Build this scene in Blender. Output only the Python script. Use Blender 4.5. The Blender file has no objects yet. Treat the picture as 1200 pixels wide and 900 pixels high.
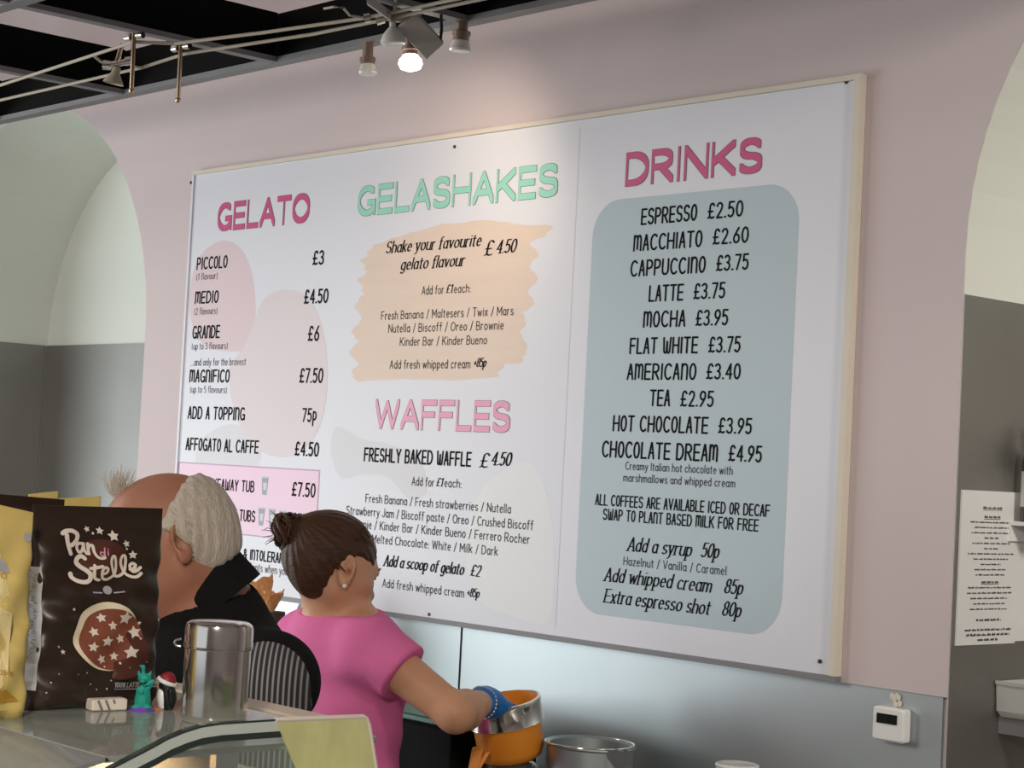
import bpy, math, random
import numpy as np
from math import sin, cos, pi, radians, sqrt
random.seed(5); rng = np.random.default_rng(5)
S = bpy.context.scene
COL = S.collection

# ------------------------------------------------------------------ camera
FPX = 2226.2
YAW, PITCH, ROLL = 0.83236, 0.043813, 0.050968
CAM = np.array([4.8800, -3.1165, 1.5997])
_d = np.array([-sin(YAW)*cos(PITCH), cos(YAW)*cos(PITCH), sin(PITCH)])
_r = np.array([cos(YAW), sin(YAW), 0.0]); _u = np.cross(_r, _d)
FW = _d; RT = cos(ROLL)*_r + sin(ROLL)*_u; UP = -sin(ROLL)*_r + cos(ROLL)*_u
from mathutils import Matrix, Vector
cam_d = bpy.data.cameras.new('camera'); cam = bpy.data.objects.new('camera', cam_d); COL.objects.link(cam)
cam_d.sensor_fit = 'HORIZONTAL'; cam_d.sensor_width = 36.0; cam_d.lens = FPX/1200*36.0
cam_d.clip_start = 0.05; cam_d.clip_end = 100
cam.matrix_world = Matrix(((RT[0], UP[0], -FW[0], CAM[0]), (RT[1], UP[1], -FW[1], CAM[1]), (RT[2], UP[2], -FW[2], CAM[2]), (0, 0, 0, 1)))
S.camera = cam

def pl(x, y, ax, val):      # photo pixel -> the point where its sight line meets the world plane axis=val
    v = FW + RT*(x-600)/FPX - UP*(y-450)/FPX
    return CAM + v*((val-CAM[ax])/v[ax])
def dp(x, y, d):            # photo pixel -> point at depth d
    return CAM + (FW + RT*(x-600)/FPX - UP*(y-450)/FPX)*d

# ------------------------------------------------------------------ light
S.view_settings.view_transform = 'Standard'; S.view_settings.look = 'None'
S.view_settings.gamma = 1.0; S.view_settings.use_curve_mapping = False
S.view_settings.exposure = 0.0
try: S.cycles.use_denoising = True
except Exception: pass
W = bpy.data.worlds.new('world'); S.world = W; W.use_nodes = True
W.node_tree.nodes['Background'].inputs[0].default_value = (0.8, 0.88, 1.0, 1)
W.node_tree.nodes['Background'].inputs[1].default_value = 0.25

def lamp(name, typ, loc, power, color, target=None, **kw):
    l = bpy.data.lights.new(name, typ); l.energy = power; l.color = color
    for k, v in kw.items(): setattr(l, k, v)
    o = bpy.data.objects.new(name, l); COL.objects.link(o); o.location = loc
    if target is not None:
        o.rotation_euler = (Vector(target)-Vector(loc)).to_track_quat('-Z', 'Y').to_euler()
    return o
# daylight through the big shop window on the left, then unseen fill lights added in front and overhead
lamp('daylight', 'AREA', (-3.42, -3.0, 1.12), 120, (0.87, 0.96, 1.0), (0.6, -1.2, 1.2), shape='RECTANGLE', size=3.0, size_y=1.7)
lamp('front_fill', 'AREA', (2.0, -6.8, 1.8), 15, (0.95, 0.98, 1.0), (1.2, 0, 1.3), shape='RECTANGLE', size=5.0, size_y=2.2)  # broad unseen fill added behind the camera to lift the ambient light
lamp('overhead_fill', 'AREA', (2.9, -2.9, 2.95), 7, (1.0, 0.86, 0.72), (2.9, -2.4, 0), shape='DISK', size=0.5)  # unseen light added as soft fill from above
lamp('overhead_fill', 'AREA', (5.6, -4.3, 2.95), 17, (1.0, 0.92, 0.82), (3.1, -1.95, 1.2), shape='DISK', size=0.5, spread=radians(85))  # unseen light added to brighten the display and bags in the foreground
lamp('overhead_fill', 'AREA', (5.2, -0.8, 2.75), 5.5, (1.0, 0.93, 0.85), (3.0, 0.4, 1.75), shape='DISK', size=0.4, spread=radians(62))  # narrow unseen light added to brighten the right niche jamb and notice
lamp('overhead_fill', 'AREA', (0.0, -2.8, 2.45), 46, (1.0, 0.96, 0.91), (-0.1, -0.2, 1.1), shape='DISK', size=1.5)  # large unseen fill added below grid height to brighten the left niche

# ------------------------------------------------------------------ materials
def mat(name, col, rough=0.6, metal=0.0, var=0.06, scale=8.0, bump=0.0, bscale=None, spec=0.5, stretch=None, trans=0.0, ior=1.45, sss=0.0, emit=None, coat=0.0):
    m = bpy.data.materials.new(name); m.use_nodes = True
    nt = m.node_tree; b = nt.nodes['Principled BSDF']
    def n(t): return nt.nodes.new(t)
    tc = n('ShaderNodeTexCoord'); mp = n('ShaderNodeMapping'); nz = n('ShaderNodeTexNoise')
    nt.links.new(tc.outputs['Object'], mp.inputs[0]); nt.links.new(mp.outputs[0], nz.inputs['Vector'])
    if stretch: mp.inputs['Scale'].default_value = stretch
    nz.inputs['Scale'].default_value = scale; nz.inputs['Detail'].default_value = 4
    mx = n('ShaderNodeMix'); mx.data_type = 'RGBA'
    nt.links.new(nz.outputs['Fac'], mx.inputs['Factor'])
    mx.inputs['A'].default_value = tuple(max(0, c*(1-var)) for c in col)+(1,)
    mx.inputs['B'].default_value = tuple(min(1, c*(1+var)) for c in col)+(1,)
    nt.links.new(mx.outputs['Result'], b.inputs['Base Color'])
    b.inputs['Roughness'].default_value = rough; b.inputs['Metallic'].default_value = metal
    b.inputs['Specular IOR Level'].default_value = spec; b.inputs['IOR'].default_value = ior
    b.inputs['Transmission Weight'].default_value = trans; b.inputs['Coat Weight'].default_value = coat
    if sss:
        b.inputs['Subsurface Weight'].default_value = sss; b.inputs['Subsurface Scale'].default_value = 0.01
    if emit:
        b.inputs['Emission Color'].default_value = emit[0]+(1,); b.inputs['Emission Strength'].default_value = emit[1]
    if bump:
        n2 = n('ShaderNodeTexNoise'); n2.inputs['Scale'].default_value = bscale or scale*6; n2.inputs['Detail'].default_value = 5
        nt.links.new(mp.outputs[0], n2.inputs['Vector'])
        bp = n('ShaderNodeBump'); bp.inputs['Strength'].default_value = bump; bp.inputs['Distance'].default_value = 0.01
        nt.links.new(n2.outputs['Fac'], bp.inputs['Height']); nt.links.new(bp.outputs[0], b.inputs['Normal'])
    return m
M = {}
M['pink'] = mat('pink_paint', (0.60, 0.515, 0.515), 0.75, var=0.03, scale=3, bump=0.05, bscale=40)
M['mint'] = mat('pale_mint_paint', (0.75, 0.77, 0.70), 0.7, var=0.03, scale=2, bump=0.04, bscale=30)
M['floor'] = mat('floor_tile', (0.32, 0.29, 0.26), 0.4, var=0.15, scale=4)
M['steel'] = mat('brushed_steel', (0.46, 0.505, 0.51), 0.48, 1.0, var=0.10, scale=3, stretch=(1, 1, 0.4), bump=0.015, bscale=14)
M['darksteel'] = mat('dull_steel', (0.34, 0.33, 0.31), 0.55, 1.0, var=0.16, scale=3)
M['chrome'] = mat('polished_steel', (0.80, 0.77, 0.72), 0.13, 1.0, var=0.05, scale=20)
M['blackfin'] = mat('matt_black', (0.003, 0.003, 0.003), 0.8, var=0.3, spec=0.1)
M['greybar'] = mat('grey_bar', (0.20, 0.20, 0.205), 0.5, var=0.08)
M['cable'] = mat('pale_cable', (0.40, 0.355, 0.27), 0.6, 0.0)
M['brass'] = mat('brassy_metal', (0.55, 0.42, 0.30), 0.25, 1.0)
M['grey_plastic'] = mat('grey_plastic', (0.50, 0.48, 0.45), 0.5)
M['dark_plastic'] = mat('dark_plastic', (0.02, 0.02, 0.02), 0.35, var=0.2)
M['bronze'] = mat('bronze_holder', (0.30, 0.22, 0.18), 0.4, 0.6)
M['frosted'] = mat('frosted_lens', (0.75, 0.74, 0.70), 0.25)
M['bulb'] = mat('lit_bulb', (1, 0.9, 0.8), 0.4, emit=((1.0, 0.83, 0.66), 14.0))
M['sheet'] = mat('printed_board', (0.68, 0.69, 0.74), 0.42, var=0.015, scale=1.2)
M['trim'] = mat('cream_trim', (0.66, 0.60, 0.50), 0.55, var=0.06, scale=12)
M['ink'] = mat('black_ink', (0.010, 0.010, 0.013), 0.8, spec=0.08)
M['greyink'] = mat('grey_ink', (0.045, 0.045, 0.05), 0.8, spec=0.08)
M['paleink'] = mat('pale_grey_ink', (0.15, 0.14, 0.145), 0.8, spec=0.08)
M['crimson'] = mat('crimson_print', (0.54, 0.062, 0.19), 0.45)
M['green'] = mat('mint_green_print', (0.28, 0.63, 0.50), 0.45)
M['rose'] = mat('rose_print', (0.74, 0.31, 0.46), 0.45)
M['outline'] = mat('outline_ink', (0.10, 0.07, 0.08), 0.5)
M['peach'] = mat('peach_print', (0.69, 0.555, 0.455), 0.45, var=0.06, scale=5, stretch=(0.6, 1, 6))
M['bluebox'] = mat('blue_grey_print', (0.42, 0.51, 0.55), 0.42, var=0.03, scale=2)
M['pinkbox'] = mat('pink_print', (0.80, 0.56, 0.69), 0.45, var=0.02)
M['pinkedge'] = mat('mauve_print', (0.48, 0.30, 0.40), 0.45)
M['blob'] = mat('dusty_pink_print', (0.66, 0.53, 0.55), 0.45, var=0.03, scale=3)
M['blob2'] = mat('pale_grey_print', (0.63, 0.63, 0.66), 0.45, var=0.02, scale=3)
M['blob3'] = mat('pale_white_print', (0.72, 0.74, 0.75), 0.45, var=0.02, scale=3)
M['blob4'] = mat('faint_pink_print', (0.67, 0.59, 0.61), 0.45, var=0.03, scale=3)
M['cupgrey'] = mat('cup_print', (0.27, 0.28, 0.32), 0.45)
M['cuplight'] = mat('cup_light_print', (0.55, 0.56, 0.60), 0.45)
M['white'] = mat('white_plastic', (0.80, 0.80, 0.78), 0.4, var=0.03)
M['paper'] = mat('paper', (0.72, 0.72, 0.70), 0.6, var=0.03)
M['lcd'] = mat('lcd_black', (0.012, 0.014, 0.013), 0.15)
M['clearplastic'] = mat('cloudy_plastic', (0.78, 0.80, 0.78), 0.35, trans=0.45)
M['wood'] = mat('beige_ledge', (0.56, 0.46, 0.36), 0.45, var=0.08)
M['orange'] = mat('orange_plastic', (0.72, 0.245, 0.02), 0.38, var=0.08, sss=0.0)
M['smoke'] = mat('smoky_jar', (0.10, 0.10, 0.09), 0.12, trans=0.35)
M['blackbox'] = mat('black_plastic', (0.006, 0.008, 0.006), 0.8, var=0.2, spec=0.1)
M['greenlid'] = mat('green_lid', (0.02, 0.10, 0.06), 0.35)
M['counter'] = mat('counter_top', (0.30, 0.30, 0.30), 0.35, 0.6)
M['cone'] = mat('waffle_cone', (0.58, 0.27, 0.10), 0.7, var=0.3, scale=70)
M['bag_white'] = mat('white_film', (0.75, 0.74, 0.76), 0.3, trans=0.3, bump=0.3, bscale=30)
M['darkbrown'] = mat('dark_brown_box', (0.05, 0.025, 0.018), 0.5)
M['brownbag'] = mat('dark_brown_foil', (0.030, 0.017, 0.011), 0.36, var=0.3, scale=9, bump=0.10, bscale=14)
M['yellowbag'] = mat('yellow_foil', (0.72, 0.55, 0.18), 0.4, var=0.10, scale=9, bump=0.12, bscale=12)
M['lightyellow'] = mat('pale_yellow_print', (0.80, 0.66, 0.32), 0.45)
M['goldprint'] = mat('golden_print', (0.55, 0.30, 0.04), 0.45)
M['cream'] = mat('cream_print', (0.78, 0.69, 0.60), 0.5, var=0.04)
M['creamglow'] = mat('cream_edge_print', (0.80, 0.70, 0.50), 0.5)
M['cocoa'] = mat('cocoa_print', (0.235, 0.068, 0.038), 0.5, var=0.3, scale=30)
M['cocoa_dark'] = mat('reddish_brown_print', (0.085, 0.026, 0.016), 0.45)
M['silver'] = mat('silver_foil', (0.62, 0.62, 0.64), 0.35, 0.4)
M['teal'] = mat('teal_rubber', (0.01, 0.30, 0.24), 0.45, var=0.1)
M['purple'] = mat('purple_rubber', (0.20, 0.055, 0.46), 0.45)
M['red'] = mat('red_rubber', (0.24, 0.012, 0.02), 0.5)
M['black_rubber'] = mat('black_rubber', (0.008, 0.008, 0.008), 0.4)
M['orange_rubber'] = mat('orange_rubber', (0.75, 0.17, 0.03), 0.5)
M['skin_g'] = mat('tan_skin', (0.57, 0.295, 0.172), 0.5, var=0.06, scale=30, sss=0.06)
M['skin_m'] = mat('ruddy_skin', (0.44, 0.20, 0.125), 0.45, var=0.16, scale=22, sss=0.06)
M['lip'] = mat('lips', (0.34, 0.10, 0.09), 0.4)
M['eye'] = mat('eye', (0.65, 0.62, 0.58), 0.2); M['iris'] = mat('iris', (0.03, 0.02, 0.01), 0.2)
M['hair_g'] = mat('brown_hair', (0.055, 0.024, 0.011), 0.42, spec=0.3, var=0.6, scale=16, stretch=(1.5, 1.5, 9), bump=0.25, bscale=45)
M['hair_m'] = mat('white_hair', (0.64, 0.57, 0.48), 0.6, var=0.22, scale=30, stretch=(6, 6, 1), bump=0.5, bscale=60)
M['tee'] = mat('pink_cotton', (0.72, 0.155, 0.37), 0.85, var=0.05, scale=12, bump=0.1, bscale=60)
M['trouser'] = mat('dark_trousers', (0.02, 0.02, 0.025), 0.8)
M['shoe'] = mat('black_shoe', (0.012, 0.012, 0.012), 0.5)
M['vest'] = mat('black_fleece', (0.010, 0.010, 0.011), 0.95, var=0.3, scale=60, bump=0.2, bscale=90, spec=0.2)
M['glove'] = mat('blue_glove', (0.008, 0.135, 0.40), 0.4, var=0.15, scale=40, bump=0.25, bscale=70)
M['sleeve'] = None
M['gelato_cream'] = mat('cream_gelato', (0.78, 0.66, 0.44), 0.6, var=0.08, scale=25, bump=0.4, bscale=18)
M['gelato_brown'] = mat('brown_gelato', (0.30, 0.17, 0.09), 0.6, var=0.15, scale=25, bump=0.4, bscale=18)
M['pearl'] = mat('pearl', (0.85, 0.82, 0.75), 0.15)

def glass_mat(name, col, alpha_mix, rough=0.03):
    # a thin sheet: mostly see-through, with a mirror-like surface reflection
    m = bpy.data.materials.new(name); m.use_nodes = True; nt = m.node_tree
    for nd in list(nt.nodes):
        if nd.type == 'BSDF_PRINCIPLED': nt.nodes.remove(nd)
    out = [x for x in nt.nodes if x.type == 'OUTPUT_MATERIAL'][0]
    tr = nt.nodes.new('ShaderNodeBsdfTransparent'); tr.inputs[0].default_value = col+(1,)
    gl = nt.nodes.new('ShaderNodeBsdfGlossy'); gl.inputs['Roughness'].default_value = rough
    df = nt.nodes.new('ShaderNodeBsdfDiffuse'); df.inputs[0].default_value = col+(1,)
    nz = nt.nodes.new('ShaderNodeTexNoise'); nz.inputs['Scale'].default_value = 6
    fr = nt.nodes.new('ShaderNodeFresnel'); fr.inputs[0].default_value = 1.5
    m1 = nt.nodes.new('ShaderNodeMixShader'); m2 = nt.nodes.new('ShaderNodeMixShader')
    mr = nt.nodes.new('ShaderNodeMapRange'); mr.inputs['To Min'].default_value = alpha_mix*0.7; mr.inputs['To Max'].default_value = alpha_mix*1.3
    nt.links.new(nz.outputs['Fac'], mr.inputs['Value']); nt.links.new(mr.outputs[0], m1.inputs[0])
    nt.links.new(tr.outputs[0], m1.inputs[1]); nt.links.new(df.outputs[0], m1.inputs[2])
    nt.links.new(fr.outputs[0], m2.inputs[0]); nt.links.new(m1.outputs[0], m2.inputs[1]); nt.links.new(gl.outputs[0], m2.inputs[2])
    nt.links.new(m2.outputs[0], out.inputs[0])
    return m
M['glass'] = glass_mat('clear_glass', (0.86, 0.93, 0.89), 0.12)
M['shelfglass'] = glass_mat('shelf_glass', (0.66, 0.72, 0.66), 0.5, 0.06)
M['curvedglass'] = glass_mat('curved_glass', (0.60, 0.64, 0.62), 0.40, 0.08)
M['glassedge'] = mat('green_glass_edge', (0.035, 0.05, 0.045), 0.15)
M['glassband'] = mat('glass_band', (0.58, 0.65, 0.59), 0.12)
M['yellowfilm'] = glass_mat('yellow_film', (0.84, 0.84, 0.40), 0.78, 0.35)

def stripes_mat():
    m = bpy.data.materials.new('striped_shirt'); m.use_nodes = True; nt = m.node_tree; b = nt.nodes['Principled BSDF']
    tc = nt.nodes.new('ShaderNodeTexCoord'); wv = nt.nodes.new('ShaderNodeTexWave'); mp = nt.nodes.new('ShaderNodeMapping')
    mp.inputs['Rotation'].default_value = (0, 0, -YAW)
    nt.links.new(tc.outputs['Object'], mp.inputs[0]); nt.links.new(mp.outputs[0], wv.inputs['Vector'])
    wv.inputs['Scale'].default_value = 40; wv.inputs['Distortion'].default_value = 0.25; wv.bands_direction = 'X'
    wv.inputs['Detail Scale'].default_value = 0.3
    cr = nt.nodes.new('ShaderNodeValToRGB'); cr.color_ramp.elements[0].position = 0.55; cr.color_ramp.elements[1].position = 0.8
    cr.color_ramp.elements[0].color = (0.03, 0.03, 0.035, 1); cr.color_ramp.elements[1].color = (0.34, 0.33, 0.33, 1)
    nt.links.new(wv.outputs['Fac'], cr.inputs[0]); nt.links.new(cr.outputs[0], b.inputs['Base Color'])
    b.inputs['Roughness'].default_value = 0.85
    return m
M['sleeve'] = stripes_mat()

# ------------------------------------------------------------------ mesh helpers
ORG = {}
def v3(a): return np.array(a, dtype=float)
def nrm(a): a = v3(a); return a/np.linalg.norm(a)
def frame(d):
    d = nrm(d); a = v3((0, 0, 1)) if abs(d[2]) < 0.9 else v3((1, 0, 0))
    s = nrm(np.cross(d, a)); return s, np.cross(s, d)
class MB:
    def __init__(self): self.v = []; self.f = []; self.mi = []; self.cur = 0
    def add(self, verts, faces):
        o = len(self.v); self.v += [tuple(float(c) for c in p) for p in verts]
        self.f += [tuple(i+o for i in f) for f in faces]; self.mi += [self.cur]*len(faces); return self
    def box(self, lo, hi, bev=0.0):
        x0, y0, z0 = lo; x1, y1, z1 = hi
        return self.obox(((x0+x1)/2, (y0+y1)/2, (z0+z1)/2), ((1,0,0),(0,1,0),(0,0,1)), ((x1-x0)/2, (y1-y0)/2, (z1-z0)/2), bev)
    def obox(self, c, axes, half, bev=0.0):
        c = v3(c); A = [nrm(a) for a in axes]; h = half
        if bev <= 0:
            vs = [c+A[0]*h[0]*i+A[1]*h[1]*j+A[2]*h[2]*k for k in (-1, 1) for j in (-1, 1) for i in (-1, 1)]
            return self.add(vs, [(0,2,3,1),(4,5,7,6),(0,1,5,4),(2,6,7,3),(0,4,6,2),(1,3,7,5)])
        b = min(bev, min(h)*0.95)
        # rounded outline in the A0/A1 plane, with chamfered top and bottom
        out = []
        for sx, sy, a0 in ((1,1,0),(-1,1,90),(-1,-1,180),(1,-1,270)):
            for k in range(4):
                t = radians(a0+k*30); out.append((sx*(h[0]-b)+b*cos(t), sy*(h[1]-b)+b*sin(t), ))
        rings = []
        for z, ins in ((-h[2], b*0.6), (-h[2]+b*0.6, 0), (h[2]-b*0.6, 0), (h[2], b*0.6)):
            rings.append([c+A[0]*p[0]*(1-ins/h[0])+A[1]*p[1]*(1-ins/h[1])+A[2]*z for p in out])
        return self.rings(rings, True)
    def rings(self, rings, caps=True, closed=True):
        n = len(rings[0]); vs = [p for r in rings for p in r]; fs = []
        m = n if closed else n-1
        for k in range(len(rings)-1):
            for i in range(m):
                j = (i+1) % n; fs.append((k*n+i, k*n+j, (k+1)*n+j, (k+1)*n+i))
        if caps: fs.append(tuple(range(n-1, -1, -1))); fs.append(tuple((len(rings)-1)*n+i for i in range(n)))
        return self.add(vs, fs)
    def cyl(self, p0, p1, r0, r1=None, n=20, caps=True):
        p0 = v3(p0); p1 = v3(p1); r1 = r0 if r1 is None else r1; s, t = frame(p1-p0)
        ring = lambda p, r: [p+(s*cos(2*pi*i/n)+t*sin(2*pi*i/n))*r for i in range(n)]
        return self.rings([ring(p0, r0), ring(p1, r1)], caps)
    def tube(self, path, r, n=8, caps=True):
        P = [v3(p) for p in path]; rr = r if hasattr(r, '__len__') else [r]*len(P); rings = []
        s = None
        for i, p in enumerate(P):
            d = nrm(P[min(i+1, len(P)-1)]-P[max(i-1, 0)])
            if s is None: s, t = frame(d)
            else:
                s = nrm(s-d*(s@d)); t = np.cross(s, d)
            rings.append([p+(s*cos(2*pi*k/n)+t*sin(2*pi*k/n))*rr[i] for k in range(n)])
        return self.rings(rings, caps)
    def lathe(self, prof, base, axis=(0,0,1), n=32, sx=1.0, caps=True):
        base = v3(base); ax = nrm(axis); s, t = frame(ax)
        rings = [[base+ax*h+(s*cos(2*pi*i/n)*sx+t*sin(2*pi*i/n))*max(r, 1e-4) for i in range(n)] for r, h in prof]
        return self.rings(rings, caps)
    def ell(self, c, rad, axes=((1,0,0),(0,1,0),(0,0,1)), n=16):
        c = v3(c); A = [nrm(a) for a in axes]; rings = []
        for k in range(n//2+1):
            th = pi*k/(n//2); th = min(max(th, 0.02), pi-0.02)
            rings.append([c-A[2]*cos(th)*rad[2]+(A[0]*cos(2*pi*i/n)*rad[0]+A[1]*sin(2*pi*i/n)*rad[1])*sin(th) for i in range(n)])
        return self.rings(rings, True)
    def prism(self, poly, f, t0, t1):          # poly in 2D, f(u,v,t)->3D
        n = len(poly); vs = [f(u, v, t0) for u, v in poly]+[f(u, v, t1) for u, v in poly]
        return self.add(vs, [tuple(range(n-1, -1, -1)), tuple(range(n, 2*n))]+[(i, (i+1) % n, n+(i+1) % n, n+i) for i in range(n)])
    def build(self, name, mats, parent=None, smooth=False, org=None):
        if not isinstance(mats, (list, tuple)): mats = [mats]
        o_ = v3(ORG[parent.name]) if parent is not None else (v3(org) if org is not None else v3((0, 0, 0)))
        me = bpy.data.meshes.new(name)
        me.from_pydata([tuple(v3(p)-o_) for p in self.v], [], self.f)
        for m in mats: me.materials.append(m)
        me.polygons.foreach_set('material_index', self.mi)
        import bmesh
        bm = bmesh.new(); bm.from_mesh(me)
        bmesh.ops.recalc_face_normals(bm, faces=bm.faces) if not getattr(self, 'flat', False) else None
        bm.to_mesh(me); bm.free()
        if smooth:
            me.polygons.foreach_set('use_smooth', [True]*len(me.polygons))
            try: me.set_sharp_from_angle(angle=radians(40))
            except Exception: pass
        o = bpy.data.objects.new(name, me); COL.objects.link(o)
        if parent is not None: o.parent = parent
        else: o.location = tuple(o_)
        ORG[o.name] = o_
        return o
def tag(o, label=None, cat=None, group=None, kind=None):
    if label: o['label'] = label
    if cat: o['category'] = cat
    if group: o['group'] = group
    if kind: o['kind'] = kind
    return o
def thing(name, label, cat, loc, group=None):
    o = bpy.data.objects.new(name, None); COL.objects.link(o); o.location = tuple(float(c) for c in loc); ORG[o.name] = v3(loc)
    o.empty_display_size = 0.05
    return tag(o, label, cat, group)

# ------------------------------------------------------------------ the room
XL, XR = -0.245, 2.744            # pink pier between the two arched niches
AW = 1.57; AR = AW/2; ND = 0.52; ZT = 3.25
LX0, LX1 = XL-AW, XL; RX0, RX1 = XR, XR+AW
SPL, SPR = 1.96, 2.06
def struct(o): o['kind'] = 'structure'; return o
mb = MB()
def wallpoly(poly): mb.prism(poly, lambda u, v, t: (u, t, v), 0.0, ND)
wallpoly([(-3.6, 0), (LX0, 0), (LX0, ZT), (-3.6, ZT)])
wallpoly([(XL, 1.2), (XR, 1.2), (XR, ZT), (XL, ZT)])
mb.prism([(XL, 0), (XR, 0), (XR, 1.2), (XL, 1.2)], lambda u, v, t: (u, t, v), 0.012, ND)
wallpoly([(RX1, 0), (6.6, 0), (6.6, ZT), (RX1, ZT)])
def spandrel(x0, sp):
    n = 48; c = x0+AR
    for i in range(n):
        a0 = pi-pi*i/n; a1 = pi-pi*(i+1)/n
        p0 = (c+AR*cos(a0), sp+AR*sin(a0)); p1 = (c+AR*cos(a1), sp+AR*sin(a1))
        wallpoly([p0, p1, (p1[0], ZT), (p0[0], ZT)])
spandrel(LX0, SPL); spandrel(RX0, SPR)
struct(mb.build('wall_back', M['pink']))
def niche(name, x0, x1, sp):
    # painted lining of the arched recess: jambs, vault and back
    m = MB(); n = 40; c = (x0+x1)/2; e = 0.0012
    out = [(x0, 0.0), (x0, sp)]+[(c+AR*cos(pi-pi*i/n), sp+AR*sin(pi-pi*i/n)) for i in range(1, n)]+[(x1, sp), (x1, 0.0)]
    inn = [(c+(u-c)*(1-e/AR), sp+(v-sp)*(1-e/AR) if v > sp else v) for u, v in out]
    ro = [(u, 0.0015, v) for u, v in inn]; rb = [(u, ND-0.001, v) for u, v in inn]
    oo = [(u, 0.0015, v) for u, v in out]; ob = [(u, ND+0.02, v) for u, v in out]
    k = len(out)
    m.add(ro+rb+oo+ob, [(i, i+1, k+i+1, k+i) for i in range(k-1)]+[(i, 2*k+i, 2*k+i+1, i+1) for i in range(k-1)]+[(2*k+i, 3*k+i, 3*k+i+1, 2*k+i+1) for i in range(k-1)])
    m.add(rb, [tuple(range(k))]); m.add(ob, [tuple(range(k-1, -1, -1))])
    m.flat = False
    return struct(m.build(name, M['mint']))
niche('wall_left_niche', LX0, LX1, SPL); niche('wall_right_niche', RX0, RX1, SPR)
# steel wainscot inside the niches (left jamb + back on the left side, jamb on the right side)
ZS = 1.98
struct(MB().box((LX0+0.004, 0.002, 0.0), (LX0+0.010, ND-0.012, ZS)).build('trim_1', M['darksteel']))
struct(MB().box((LX0+0.014, ND-0.010, 0.0), (LX1-0.005, ND-0.002, ZS)).build('trim_2', M['darksteel']))
struct(MB().box((XR+0.0015, 0.001, 0.0), (XR+0.0035, ND-0.012, ZS)).build('trim_3', M['darksteel']))
struct(MB().box((XR+0.012, ND-0.010, 0.0), (RX1-0.005, ND-0.002, ZS)).build('trim_4', M['darksteel']))
# steel splashback under the menu board: two sheets with a dark joint
xs = 1.312
struct(MB().box((XL+0.01, 0.005, 0.86), (xs-0.004, 0.012, 1.1995)).build('trim_5', M['steel']))
struct(MB().box((xs+0.004, 0.005, 0.86), (XR-0.012, 0.012, 1.1995)).build('trim_6', M['steel']))
struct(MB().box((xs-0.004, 0.009, 0.86), (xs+0.004, 0.012, 1.1995)).build('trim_7', M['dark_plastic']))
struct(MB().box((-3.6, -7.2, -0.1), (6.6, ND, 0.0)).build('floor', M['floor']))
struct(MB().box((-3.6, -7.2, ZT), (6.6, ND+0.02, ZT+0.1)).build('ceiling', M['pink']))
# left wall with a wide window, right wall, and the glazed shopfront behind the camera
m = MB()
m.box((-3.7, -7.2, 0), (-3.6, -4.9, ZT)); m.box((-3.7, -1.5, 0), (-3.6, ND, ZT)); m.box((-3.7, -4.9, 0), (-3.6, -1.5, 0.30)); m.box((-3.7, -4.9, 2.5), (-3.6, -1.5, ZT))
struct(m.build('wall_left', M['pink']))
m = MB(); m.box((-3.68, -4.9, 0.30), (-3.62, -4.84, 2.5)); m.box((-3.68, -1.56, 0.30), (-3.62, -1.5, 2.5)); m.box((-3.68, -3.23, 0.30), (-3.62, -3.17, 2.5))
m.box((-3.68, -4.84, 0.30), (-3.62, -1.56, 0.36)); m.box((-3.68, -4.84, 2.44), (-3.62, -1.56, 2.5))
struct(m.build('window_1', M['white']))
struct(MB().box((6.6, -7.2, 0), (6.7, ND, ZT)).build('wall_right', M['pink']))
m = MB(); m.box((-3.6, -7.3, 0), (-0.8, -7.2, ZT)); m.box((4.8, -7.3, 0), (6.6, -7.2, ZT)); m.box((-0.8, -7.3, 2.9), (4.8, -7.2, ZT)); m.box((-0.8, -7.3, 0), (4.8, -7.2, 0.5))
struct(m.build('wall_front', M['pink']))

# ------------------------------------------------------------------ open-cell ceiling grid
GZ = 2.578; GY = -0.40; GS = 0.727; GX = 0.241
grid = thing('ceiling_grid', 'black open-cell hanging ceiling grid with grey lower edges above the menu board', 'ceiling grid', (0.9, -1.4, GZ))
gx = [GX+GS*k for k in range(-4, 5)]; gy = [GY-GS*k for k in range(0, 4)]
def gbar(lo, hi):
    b = MB().box(lo, (hi[0], hi[1], GZ+0.014)).build('grid_bar', M['greybar'], grid)
    MB().box((lo[0]+0.006 if hi[0]-lo[0] < 0.1 else lo[0], lo[1]+0.006 if hi[1]-lo[1] < 0.1 else lo[1], GZ+0.014), (hi[0]-0.006 if hi[0]-lo[0] < 0.1 else hi[0], hi[1]-0.006 if hi[1]-lo[1] < 0.1 else hi[1], GZ+0.125)).build('fin', M['blackfin'], b)
for y in gy: gbar((gx[0]-0.02, y-0.018, GZ), (gx[-1]+0.02, y+0.018, GZ))
for x in gx:
    for k in range(3): gbar((x-0.016, gy[k+1]+0.0185, GZ+0.001), (x+0.016, gy[k]-0.0185, GZ))
p = pl(38, 20, 1, -1.127)
for hx, hy in ((gx[3]+0.1, gy[1]), (gx[1], gy[1]), (gx[6], gy[1]), (gx[2]-0.35, gy[0]), (gx[5], gy[2])):
    MB().box((hx-0.02, hy-0.006, GZ+0.125), (hx+0.02, hy+0.006, ZT)).build('hanger', M['bronze'], grid)

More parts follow.
